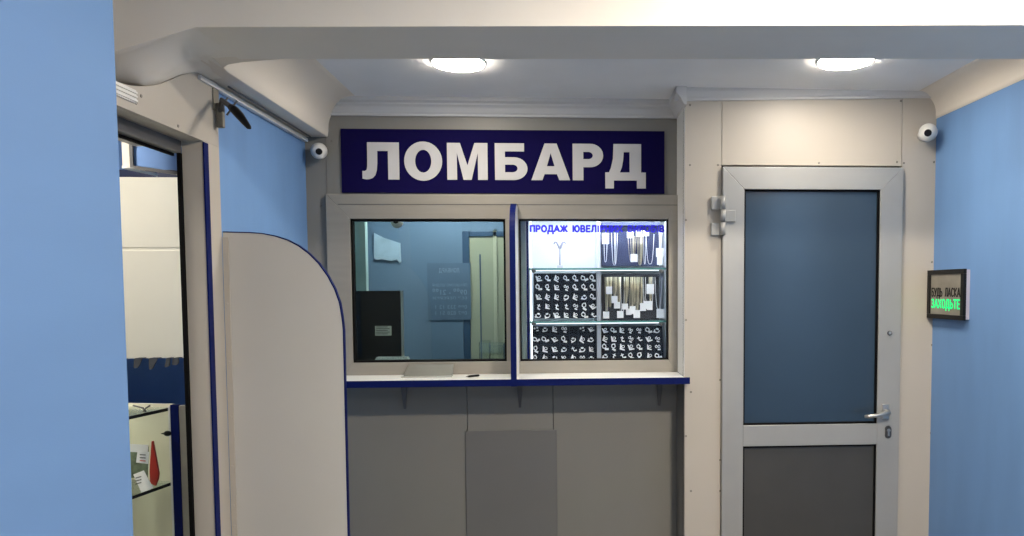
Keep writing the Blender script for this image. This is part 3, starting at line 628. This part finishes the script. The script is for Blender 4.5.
b = B(); p = at(145, 408, 3.0); b.tube([at(133, 405.5, 3.0), at(143, 408, 3.0), at(146, 412, 3.0)], .003); b.tube([at(150, 405.5, 3.0), at(146, 408, 3.0), at(143, 412, 3.0)], .003); b.build('top_bracket', BRKT, dc)
LEDC = emit('warm_case_strip', (1, .95, .75), 9)
b = B(); q_ = far+inw*.2+dirv*.03; r_ = near+inw*.2; b.prism([(q_.x, q_.y, ztop-.004), (r_.x, r_.y, ztop-.004), (r_.x-.03, r_.y, ztop-.004), (q_.x-.03, q_.y, ztop-.004)], (0, 0, .008)); b.build('light_strip', LEDC, dc)
# goods on the shelf
def Q(u, v, Y=3.03): return at(u, v, Y)
b = B(); b.prism([Q(151.5, 441.5), Q(152.4, 441.5), Q(158.3, 474), Q(157.5, 480), Q(155, 486), Q(150, 483), Q(149.5, 470)], (0, .012, 0)); tag(b.build('pennant', RED), 'red pointed pennant standing on the showcase shelf', 'pennant')
b = B(); b.prism([Q(130, 446, 3.06), Q(148, 447, 3.06), Q(147, 478, 3.06), Q(130, 478, 3.06)], (0, .006, 0)); ph = b.build('photo_card', [GREENP]); tag(ph, 'green and grey picture card behind the white price tags', 'picture card')
b = B(); b.prism([Q(130, 444, 3.045), Q(148, 445, 3.045), Q(147.5, 452.5, 3.045), Q(130, 452, 3.045)], (0, .003, 0)); B_ = b.build('white_band', TAG, ph)
for i, pl in enumerate(([(137.5, 451), (149, 452), (147.8, 464), (136, 462.5)], [(133.2, 474.5), (143.5, 470.5), (153, 488), (142, 494)])):
    b = B(); b.prism([Q(u, v, 3.0-i*.02) for u, v in pl], (0, .003, 0)); o = b.build('price_tag', TAG)
    for k in range(3):
        a_, c_ = Vector(Q(pl[0][0]+2.2, pl[0][1]+3.2+k*3.0, 2.998-i*.02)), Vector(Q(pl[0][0]+8.0, pl[0][1]+3.2+k*3.0-(1.6 if i else -.4), 2.998-i*.02))
        pb2 = B(); pb2.prism([a_, c_, c_+Vector((0, 0, -.0035)), a_+Vector((0, 0, -.0035))], (0, .001, 0)); pb2.build('print_line', GREYC, o) if k < 2 else pb2.build('print_line', RED, o) if not i else pb2.build('print_line', GREYC, o)
    tag(o, ('white price tag stuck upright on the green picture card', 'white price tag leaning at a slant on the showcase shelf')[i], 'price tag', 'white price tags in the side showcase')

# ------------------------------------------------------------------ staff room behind left pane
mn = thing('computer_monitor', at(380, 362, 4.3), 'back of a black computer monitor behind the left pane', 'monitor')
m0, m1 = at(330, 291, 4.3), at(401.5, 363, 4.3)
B().box(m0.x, m1.x, 4.3, 4.34, m1.z-.06, m0.z, bev=.004).build('back_shell', BLK, mn)
B().box(m1.x+.001, m1.x+.008, 4.302, 4.345, m1.z-.06, m0.z, bev=.001).build('silver_side', STEEL, mn)
l0, l1 = at(375, 326, 4.298), at(391.5, 335.5, 4.298)
lb = B().box(l0.x, l1.x, 4.2975, 4.2998, l1.z, l0.z).build('label_plate', mat('label_grey', (.45, .46, .42), .5, noise=.1, scale=60), mn)
b = B()
for k in range(5):
    z = l1.z+(l0.z-l1.z)*(.14+k*.18); b.box(l0.x+.006, l1.x-.02+.01*(k % 2), 4.2968, 4.2974, z, z+.004)
b.build('label_print', STEELD, lb)
B().box(m0.x+.1, m0.x+.22, 4.33, 4.40, 1.0315, 1.3, bev=.004).build('stand', BLK, mn)
# desk
dk = thing('staff_desk', (-.6, 4.3, 0), 'desk behind the glass carrying the monitor and clear holders', 'desk')
B().box(-1.45, -.22, 4.02, 4.7, 1.0, 1.03, bev=.003).build('desk_top', mat('desk_wood', (.42, .40, .30), .5, noise=.1), dk)
for x in (-1.42, -.27): B().box(x, x+.03, 4.05, 4.65, 0, 1.0).build('leg', BRKT, dk)
ks = B(); a0, a1 = at(375, 361, 4.0), at(408, 355.5, 4.0)
ks.box(a0.x, a1.x, 4.0, 4.05, 1.222, 1.243, bev=.003)
for k in range(12): ks.box(a0.x+.006+k*.0135, a0.x+.016+k*.0135, 4.002, 4.045, 1.2425, 1.250)
for x in (a0.x+.02, a1.x-.03): ks.box(x, x+.012, 4.02, 4.04, 1.03, 1.222)
tag(ks.build('key_pad', mat('pale_keys', (.42, .46, .46), .5, noise=.2, scale=80)), 'narrow pale keypad at the foot of the monitor behind glass', 'keypad')
for i, (ua, ub, v) in enumerate(((479, 490, 341), (489, 504, 343))):
    p, q = at(ua, v, 4.12), at(ub, 362, 4.12); b = B(); t_ = .003
    b.box(p.x, q.x, 4.12, 4.124, 1.16, p.z-.012); b.box(p.x, q.x, 4.18, 4.184, 1.16, p.z); b.box(p.x, p.x+t_, 4.124, 4.18, 1.16, p.z-.006); b.box(q.x-t_, q.x, 4.124, 4.18, 1.16, p.z-.006); b.box(p.x, q.x, 4.124, 4.18, 1.157, 1.163); b.box((p.x+q.x)/2-.006, (p.x+q.x)/2+.006, 4.145, 4.157, 1.03, 1.157)
    tag(b.build('clear_holder', glass('clear_acrylic', (.93, .95, .92), 1.5)), ('clear acrylic holder left of its pair behind the glass', 'wider clear acrylic holder beside the mullion behind the glass')[i], 'holder', 'clear holders on the staff desk')
ld = B(); p, q = at(470, 358, 4.1), at(504, 361.5, 4.1); ld.box(p.x, q.x+.02, 4.06, 4.2, q.z-.004, q.z+.006); tag(ld.build('holder_ledge', mat('pale_ledge', (.55, .55, .42), .5, noise=.05)), 'pale ledge under the clear holders behind the glass', 'ledge')
for x in (): pass
# sage door in deep blue frame at the far wall
fd = thing('door_2', (-.55, 6.15, 0), 'sage beige inner door in a dark blue surround behind the left pane', 'door', kind='structure')
YF = 5.2
fx0, fx1 = at(463, 300, YF).x, at(470, 300, YF).x; zft, zfi = at(480, 231, YF).z, at(480, 236.5, YF).z
b = B(); b.box(fx0, fx1, YF, YF+.06, 0, zft, bev=.004); b.box(fx1, .66, YF, YF+.06, zfi, zft, bev=.004); b.build('surround', NAVYP, fd)
b = B(); b.box(fx1, fx1+.36, YF+.01, YF+.05, 0, zfi); dl = b.build('door_leaf', SAGE, fd)
b = B(); xx = at(480.5, 300, YF).x; b.box(xx-.004, xx+.004, YF+.004, YF+.012, 0, zfi-.12); b.build('seam', NAVYP, dl)
b = B(); xx = at(495.5, 300, YF).x; b.box(xx-.012, xx+.012, YF+.0, YF+.012, 0, zfi+.05); b.build('light_bar', mat('light_sage', (.48, .50, .38), .5, noise=.02), dl)
struct('wall_back', B().box(-1.5, fx0, YF, YF+.06, 0, 2.5), STAFFB, 'blue wall of the staff room seen through the left pane', 'wall')
struct('wall_back', B().box(fx0, .66, YF, YF+.06, zft, 2.5), STAFFB, 'blue wall above the inner door', 'wall')
# mirrored hours lettering on a dim panel set at the far wall
nt_ = thing('mirrored_hours', at(450, 320, YF-.01), 'faint blue panel with mirrored opening hours seen through the left pane', 'notice')
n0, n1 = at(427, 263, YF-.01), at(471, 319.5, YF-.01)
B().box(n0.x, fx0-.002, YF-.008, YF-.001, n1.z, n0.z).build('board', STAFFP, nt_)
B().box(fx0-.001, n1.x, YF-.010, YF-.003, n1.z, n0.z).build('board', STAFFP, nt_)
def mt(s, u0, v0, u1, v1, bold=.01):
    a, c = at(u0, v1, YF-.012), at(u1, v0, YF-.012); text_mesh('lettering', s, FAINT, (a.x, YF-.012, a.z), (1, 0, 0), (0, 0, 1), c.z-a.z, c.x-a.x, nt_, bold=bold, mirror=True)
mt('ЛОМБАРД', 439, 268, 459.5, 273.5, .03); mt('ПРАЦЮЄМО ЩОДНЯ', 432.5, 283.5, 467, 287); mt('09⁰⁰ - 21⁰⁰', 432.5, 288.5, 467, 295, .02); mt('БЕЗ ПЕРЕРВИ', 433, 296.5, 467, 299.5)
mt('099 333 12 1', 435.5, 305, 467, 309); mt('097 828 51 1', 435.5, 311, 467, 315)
# pale ragged patch on the far wall, and dome camera inside
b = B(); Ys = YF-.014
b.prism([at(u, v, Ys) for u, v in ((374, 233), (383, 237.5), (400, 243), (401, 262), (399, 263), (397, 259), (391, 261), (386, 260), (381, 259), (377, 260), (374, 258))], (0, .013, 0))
tag(b.build('pale_patch', PALE), 'pale blue white patch with ragged lower edge behind the left pane', 'sheet')
c3 = at(397, 222, 4.6); t_ = thing('security_camera', c3, 'small dome camera behind the top edge of the left pane', 'security camera', 'dome cameras')
B().ball(c3, .036, seg=24).build('dome', WPLA, t_); B().ball(c3+Vector((0, -.022, .004)), .020, seg=16).build('lens', BLK, t_); B().cyl(c3+Vector((0, 0, .02)), (c3.x, c3.y, 2.499), .012, seg=12).build('mount', WPLA, t_)
xs_ = at(366.5, 300, 4.7).x
struct('trim_9', B().box(-1.49, xs_, 4.7, 4.76, 0, 2.5), TEALW, 'pale teal pillar at the left of the staff room', 'pillar')
# staff room lamp
SL = emit('staff_lamp', (1, .97, .90), 32)
t_ = thing('ceiling_light', (-.7, 4.75, 2.5), 'flat lamp on the staff room ceiling, hidden above the pane', 'ceiling light')
B().box(-1.0, -.4, 4.6, 4.9, 2.47, 2.5, bev=.004).build('rim', WPLA, t_); B().box(-.97, -.43, 4.63, 4.87, 2.462, 2.469).build('diffuser', SL, t_)
# side room lamp
SR = emit('side_room_lamp', (1, .93, .80), 90)
t_ = thing('ceiling_light', (-2.0, 2.3, 2.5), 'warm lamp on the ceiling of the side room', 'ceiling light')
B().cyl((-2.0, 2.6, 2.559), (-2.0, 2.6, 2.54), .15, .14, 32).build('rim', WPLA, t_); B().cyl((-2.0, 2.6, 2.54), (-2.0, 2.6, 2.53), .13, .13, 32).build('diffuser', SR, t_)

# pass-through tray and pen
ty = thing('coin_tray', at(430, 374, 3.86), 'small beige metal pass through tray under the left pane', 'tray')
u = lambda px_, v, Y: at(px_, v, Y)
x0_, x1_ = at(408, 366, 3.9).x, at(454, 366, 3.9).x
b = B(); b.prism([(x0_-.005, 3.80, CT+.003), (x1_+.005, 3.80, CT+.003), (x1_-.002, 3.916, CT+.055), (x0_+.002, 3.916, CT+.055)], (0, .002, -.003)); b.build('sloped_plate', mat('tray_metal', (.15, .135, .11), .5, metal=.1, noise=.05), ty)
b = B(); b.box(x0_-.012, x1_+.006, 3.785, 3.80, CT+.0005, CT+.006, bev=.001); b.build('lip', STEEL, ty)
pn = thing('pen', at(474, 375, 3.78), 'short black pen lying on the white counter under the left pane', 'pen')
pa, pb_ = at(466, 376, 3.76), at(479, 373.5, 3.82)
pa.z = pb_.z = CT+.005
b = B(); dv_ = (pb_-pa).normalized(); b.tube([pa+dv_*.012, pa+dv_*.02, pb_-dv_*.004, pb_], [.0035, .005, .005, .004], seg=12); b.build('barrel', BLK, pn)
b = B(); b.tube([pa, pa+dv_*.013], [.0008, .0034], seg=10); b.build('tip', STEELD, pn)

# ------------------------------------------------------------------ jewellery showcase behind the right pane
Y0, Y1 = 3.985, 4.36
sx0, sx1 = gx[2]-.005, gx[3]+.012
cs = thing('display_case', ((sx0+sx1)/2, 4.17, gz0-.03), 'white lit jewellery display case behind the right pane', 'display case')
zc0, zc1 = gz0-.02, gz1+.03
B().box(sx0-.02, sx1+.02, Y1, Y1+.012, zc0, zc1).build('back_panel', CASEW, cs)
B().box(sx0-.02, sx1+.02, Y0, Y1, zc1, zc1+.012).build('top_panel', CASEW, cs)
B().box(sx0-.02, sx1+.02, Y0, Y1, zc0-.012, zc0).build('bottom_panel', CASEW, cs)
B().box(sx0-.02, sx0-.005, Y0, Y1, zc0, zc1).build('side_panel', NAVYP, cs)
B().box(sx1+.005, sx1+.02, Y0, Y1, zc0, zc1).build('side_panel', CASEW, cs)
B().box(at(520.5, 300, Y0).x, at(526.5, 300, Y0).x, Y0, Y0+.004, zc0, zc1).build('door_track', mat('teal_grey_profile', (.20, .27, .27), .3, noise=.15, scale=9), cs)
B().box(at(526.7, 300, Y0).x, at(529, 300, Y0).x, Y0, Y0+.006, zc0, zc1).build('blue_profile', EDGE, cs)
SHELF_FILL = emit('shelf_fill_strip', (.9, .95, 1), 1.6)  # added glow under the shelf fronts to light the jewels
zsh = (at(600, 269, Y0).z, at(600, 322, Y0).z)
for i, z in enumerate(zsh):
    sh = B().box(sx0, sx1, Y0+.012, Y1-.002, z-.004, z+.004).build('glass_shelf', GLASSC, cs)
    B().box(at(529.5, 300, Y0).x, sx1-.006, Y0+.008, Y0+.0115, z-.004, z+.0055).build('shelf_edge', GEDGE, sh)
    B().box(at(536, 300, Y0).x, sx1-.03, Y0+.013, Y0+.020, z-.009, z-.005).build('light_strip', SHELF_FILL, sh)
    for ux in (533.5, 661.5):
        c = at(ux, (271, 324)[i], Y0)
        b = B(); b.cyl((c.x, Y0+.003, c.z), (c.x, Y0+.04, c.z), .010, .008, 12); b.box(c.x-.012, c.x+.012, Y0+.01, Y0+.04, z-.014, z-.004, bev=.002); b.build('shelf_clip', STEELD, sh)
dvx = (at(596.8, 300, Y0+.1).x, at(600.8, 300, Y0+.1).x)
B().box(dvx[0], dvx[1], Y0+.08, Y1-.001, zc0, zsh[0]-.006).build('divider', mat('grey_divider', (.36, .38, .42), .35, metal=.3, noise=.03), cs)
B().box(dvx[0]+.006, dvx[1], Y0+.12, Y1-.001, zsh[0]+.006, zc1).build('divider', CASEW, cs)
b = B(); b.box(sx0+.01, sx1-.01, Y0+.02, Y0+.035, zc1-.010, zc1-.002); b.build('light_strip', LEDW, cs)
b = B(); b.box(sx0+.03, sx1-.02, Y0+.14, Y0+.16, zc1-.010, zc1-.002); b.build('light_strip', LEDW, cs)
b = B(); b.box(sx1-.012, sx1-.004, Y0+.02, Y0+.03, zc0+.01, zc1-.01); b.build('light_strip', emit('side_strip', (.9, .95, 1), 2.0), cs)
b = B(); b.box(at(530.2, 300, Y0).x, at(532.0, 300, Y0).x, Y0+.02, Y0+.03, zc0+.01, zc1-.01); b.build('light_strip', bpy.data.materials['side_strip'], cs)

def tray(u0, v0, u1, v1, label, name='ring_tray', m=VELV, nx=7, nz=5, yb_=4.10, yt=4.17):
    a, c = at(u0, v1, yb_), at(u1, v0, yt)
    t = thing(name, ((a.x+c.x)/2, yb_, a.z), label, 'tray', 'black jewellery trays')
    b = B(); b.prism([(a.x, yb_, a.z), (a.x, yt, c.z), (a.x, yt+.014, c.z), (a.x, yb_+.014, a.z)], (c.x-a.x, 0, 0)); b.build('pad', m, t)
    if nx:
        b = B()
        for i in range(nx+1):
            x = a.x+(c.x-a.x)*i/nx; b.prism([(x-.0015, yb_-.003, a.z), (x-.0015, yt-.003, c.z), (x-.0015, yt, c.z), (x-.0015, yb_, a.z)], (.003, 0, 0))
        for k in range(nz+1):
            f_ = k/nz; z = a.z+(c.z-a.z)*f_; y = yb_+(yt-yb_)*f_; b.box(a.x, c.x, y-.0028, y, z-.0015, z+.0015)
        b.build('grid', mat('grid_blue', (.015, .02, .035), .8, spec=.1, noise=.1) if 'grid_blue' not in bpy.data.materials else bpy.data.materials['grid_blue'], t)
    b = B(); b.box(a.x+.01, c.x-.01, yb_+.02, yt+.06, a.z-.002, a.z+.004); b.prism([(a.x+.05, yt+.014, c.z-.02), (a.x+.05, yt+.06, a.z), (a.x+.05, yt+.055, a.z), (a.x+.05, yt+.008, c.z-.02)], (c.x-a.x-.10, 0, 0)); b.build('easel', BLK, t)
    return (lambda u, v: (lambda p: Vector((p.x, yb_+(yt-yb_)*max(0, min(1, (p.z-a.z)/(c.z-a.z)))-.004, p.z)))(at(u, v, (yb_+yt)/2)))
# jewel variants, all about 2 cm
def jewel(kind):
    b = B()
    if kind == 0:   # tag beside a ring
        b.torus((-.004, -.006, .004), .0085, .0022, (.5, 1, .2), n=18, m=6); b.ball((-.004, -.008, .0135), .0035, seg=10); b.mi = 1; b.box(-.002, .015, -.006, -.004, -.013, -.004)
    elif kind == 1: # earring pair
        for s_ in (-1, 1): b.torus((s_*.006, -.005, .003), .0048, .0016, (s_*.4, 1, 0), n=14, m=6); b.ball((s_*.006, -.006, .0085), .0028, seg=8)
        b.mi = 1; b.box(.0, .013, -.005, -.003, -.013, -.0065)
    elif kind == 2: # L shaped tag and ring
        b.mi = 1; b.prism([(-.012, -.005, .012), (-.007, -.005, .012), (-.002, -.005, -.004), (.014, -.005, -.007), (.014, -.005, -.012), (-.008, -.005, -.012)], (0, .002, 0)); b.mi = 0; b.torus((.003, -.006, .004), .006, .0016, (.2, 1, .5), n=14, m=6)
    elif kind == 3: # stone ring, wide
        b.torus((0, -.006, -.001), .010, .0024, (0, 1, .5), a0=math.pi*.9, a1=math.pi*2.1, n=16, m=6); b.ball((0, -.008, .006), .006, (1.2, .6, .7), seg=10); b.mi = 1; b.box(-.014, -.002, -.006, -.004, -.012, -.006)
    elif kind == 4: # cross / pendant
        b.box(-.002, .002, -.006, -.003, -.008, .012, bev=.0006); b.box(-.008, .008, -.006, -.003, .003, .0065, bev=.0006); b.mi = 1; b.box(.001, .014, -.006, -.004, -.012, -.006)
    else:           # round studs
        b.ball((-.006, -.006, .006), .0048, (1, .6, 1), seg=12); b.ball((.007, -.006, .006), .0048, (1, .6, 1), seg=12); b.mi = 1; b.box(-.001, .010, -.006, -.004, -.010, -.005)
    n0 = len(b.bm.verts)
    bmesh.ops.recalc_face_normals(b.bm, faces=b.bm.faces[:])
    me = bpy.data.meshes.new('jewel'); b.bm.to_mesh(me); b.bm.free(); me.materials.append(SILVB); me.materials.append(TAG); return me
SILVB = mat('bright_silver', (.9, .91, .94), 0.35, metal=0.1, noise=0.03, scale=90)
JM = [jewel(k) for k in range(6)]
NAME = ('silver_ring', 'earring_pair', 'silver_ring', 'stone_ring', 'pendant', 'stud_earrings')
DESC = ('silver ring with tag', 'pair of silver earrings', 'silver ring on long tag', 'wide silver ring', 'silver pendant with tag', 'two round silver studs')
ORD = ('first', 'second', 'third', 'fourth', 'fifth', 'sixth', 'seventh', 'eighth')
def fill(f, us, vs, where, group, miss=(), big=1.0, kinds=None):
    for r, v in enumerate(vs):
        for c, u_ in enumerate(us):
            if (r, c) in miss: continue
            k = kinds[r][c] if kinds else random.choice((0, 0, 2, 2, 1, 3, 4))
            o = bpy.data.objects.new(NAME[k], JM[k]); COL.objects.link(o); o.location = f(u_, v)
            s_ = random.uniform(1.08, 1.3)*big; o.scale = (s_, s_, s_); o.rotation_euler = (0, random.uniform(-.6, .6), 0)
            tag(o, f'{DESC[k]}, {ORD[c]} from left, {ORD[r]} row, {where}', 'jewellery', group)
f = tray(534, 273.5, 597, 318.5, 'black ring tray on the middle shelf at left, five rows of rings')
fill(f, (538.5, 547.5, 556.5, 566, 575.2, 584.2, 592.6), (278.5, 287.5, 297, 306.4, 315), 'middle shelf left tray', 'rings in the middle shelf tray')
f = tray(531.5, 326, 597, 362.5, 'black jewellery tray at the bottom left of the case, four rows', nz=4)
fill(f, (536, 545, 554.5, 564, 573.2, 582.2, 591), (329.5, 339.5, 349, 357.5), 'bottom left tray', 'jewellery in the bottom left tray', miss=((0, 4),), kinds=[[5, 3, 2, 1, 1, 5, 2], [0, 0, 2, 0, 3, 2, 3], [0, 2, 2, 3, 4, 3, 2], [0, 2, 3, 2, 2, 1, 3]])
f = tray(601.5, 326, 662, 362.5, 'black jewellery tray at the bottom right of the case, four rows', nz=4)
fill(f, (605, 613.5, 622, 630.5, 639, 648.8, 657.3), (330.5, 339, 347, 355.5), 'bottom right tray', 'jewellery in the bottom right tray')

# necklace boards
def nboard(u0, v0, u1, v1, m, label, Yb=4.20):
    a, c = at(u0, v1, Yb), at(u1, v0, Yb); t = thing('necklace_board', ((a.x+c.x)/2, Yb, a.z), label, 'necklace board', 'necklace boards')
    B().box(a.x, c.x, Yb, Yb+.012, a.z, c.z, bev=.001).build('panel', m, t)
    B().box(a.x, c.x, Yb-.03, Yb, c.z-.018, c.z, bev=.002).build('top_rail', BLK if m is VELV else m, t)
    return Yb
Yb = nboard(601.5, 223, 659, 266.5, VELB, 'dark blue necklace board on the top shelf at right')
Yb = nboard(602, 273.5, 659, 320, mat('dark_brown_board', (.03, .03, .04), .7, noise=.2), 'dark necklace board hung with pale gold chains, middle shelf')
def necklace(u0, u1, v0, v1, m, tags, label, group, n=2, Y=4.178):
    b = B()
    for k in range(n):
        ua = u0+(u1-u0)*k/max(1, n) ; ub = u1-(u1-u0)*k/max(1, n)*.6; vb = v1-k*1.2
        pts = []
        for i in range(15):
            t_ = i/14; x = ua+(ub-ua)*t_; w_ = abs(2*t_-1); pts.append(at(x, v0+(vb-v0)*(1-w_**3.5), Y-k*.003))
        b.tube(pts, .0015, seg=6)
    b.mi = 1
    for (tu, tv, tw_, th) in tags:
        p, q = at(tu, tv+th, Y-.012), at(tu+tw_, tv, Y-.012); b.box(p.x, q.x, Y-.013, Y-.0115, p.z, q.z)
        b.tube([((p.x+q.x)/2, Y-.011, q.z), ((p.x+q.x)/2, Y-.002, q.z+.012)], .0006, seg=5)
    o = b.build('necklace', [m, TAG]); tag(o, label, 'necklace', group)
g1 = 'necklaces on the top right board'; ws = SILVB
necklace(604, 607, 244, 262, ws, [(602, 233, 7, 11)], 'short bead strand with white tag at left of the top board', g1, 1)
necklace(611.5, 617.5, 233, 265, ws, [], 'long silver chain second from left on the top board', g1, 2)
necklace(628, 636, 236, 262, GOLD, [(627, 231.5, 6.5, 6.5), (630.5, 254, 7, 8)], 'gold chain with white tag halfway down on the top board', g1, 3)
necklace(637, 643, 234, 265, GOLD, [(636, 230.5, 6, 6)], 'dense gold chain left of centre gap on the top board', g1, 4)
necklace(643.5, 646, 234, 264, ws, [(643, 230.5, 6, 5.5)], 'single narrow silver chain on the top board', g1, 1)
necklace(646, 654, 234, 264, ws, [], 'silver chain curving right at its foot on the top board', g1, 1)
necklace(659, 662, 231, 252, ws, [(656, 248, 8, 9), (657, 257, 6, 8)], 'silver chain with two stacked white tags at right of the top board', g1, 2, Y=4.17)
g2 = 'gold necklaces on the middle right board'
sp = [(605, 608.5, 312, [(603, 311.5, 6.2, 7)]), (608.5, 612, 307, [(606, 286.5, 6, 7.5)]), (613, 617, 297, [(611.5, 296, 6, 7)]), (617, 621, 306, [(614, 302, 6.2, 6.5)]), (620.5, 624.5, 313, [(617, 311, 6.5, 7)]),
      (624, 628, 303, [(622, 303.5, 6, 6)]), (628.5, 634, 311, [(626, 308.5, 5.5, 6.5)]), (631, 636, 305, [(629.5, 306, 6, 8)]), (635, 639, 312, [(633.5, 310, 6.5, 8)]), (638, 643, 305, [(640, 303, 6, 8)]), (643, 645.5, 304, [(643.5, 301, 6, 8)]),
      (649, 652, 301, [(646.5, 284, 7.5, 10)]), (650, 653, 309, [(647, 301, 5.5, 9)]), (655, 662, 309, [(656.5, 309, 8, 9)])]
for i, (a_, c_, v_, tg) in enumerate(sp):
    pos = ('leftmost', 'second', 'third', 'fourth', 'fifth', 'sixth', 'seventh', 'eighth', 'ninth', 'tenth', 'eleventh', 'twelfth', 'thirteenth', 'rightmost')[i]
    m = ws if i in (4, 10, 12, 13) else GOLD
    necklace(a_, c_, 277, v_, m, tg, f'{"silver" if m is ws else "pale gold"} chain with white tag, {pos} from the left on the middle board'.replace('rightmost from the left', 'rightmost').replace('leftmost from the left', 'leftmost'), g2, 3 if m is GOLD else 1, Y=4.176-(i % 3)*.004)
# Y shaped stand
ys = thing('jewellery_stand', at(560, 268, 4.15), 'small grey forked jewellery stand on the bright top shelf', 'stand')
zs0 = zsh[0]+.005; sc_ = at(560, 260, 4.15).x; GST = mat('stand_grey', (.32, .32, .36), .4, noise=.05)
zt_ = at(560, 240, 4.15).z; zj = at(560, 247.5, 4.15).z
B().box(sc_-.015, sc_+.016, 4.135, 4.165, zs0, zs0+.020, bev=.002).build('base', mat('base_clear', (.55, .57, .62), .3, noise=.1), ys)
B().tube([(sc_, 4.15, zs0+.018), (sc_, 4.15, zj)], .0035, seg=10).build('stem', GST, ys)
for s_ in (-1, 1):
    b = B(); b.tube([(sc_, 4.15, zj-.006), (sc_+s_*.008, 4.15, zj+.012), (sc_+s_*.016, 4.15, zj+.028), (sc_+s_*.026, 4.15, zj+.030), (sc_+s_*.033, 4.15, zj+.018)], [.007, .0065, .006, .005, .003], seg=10); b.build('arm', GST, ys)

# ------------------------------------------------------------------ world and exposure
w = bpy.data.worlds.new('world'); sc.world = w; w.use_nodes = True
bg = w.node_tree.nodes['Background']
bg.inputs['Color'].default_value = (.72, .86, 1.0, 1); bg.inputs['Strength'].default_value = 0.8
pl = bpy.data.lights.new('portal', 'AREA'); pl.shape = 'RECTANGLE'; pl.size = 2.0; pl.size_y = 2.1; pl.cycles.is_portal = True
po = bpy.data.objects.new('portal', pl); COL.objects.link(po); po.location = (.575, -2.53, 1.23); po.rotation_euler = (math.radians(90), 0, 0)
sc.view_settings.view_transform = 'Standard'; sc.view_settings.look = 'None'; sc.view_settings.gamma = 1
sc.view_settings.use_curve_mapping = False; sc.view_settings.exposure = 0.3
sc.cycles.max_bounces = 10; sc.cycles.diffuse_bounces = 6; sc.cycles.transparent_max_bounces = 16
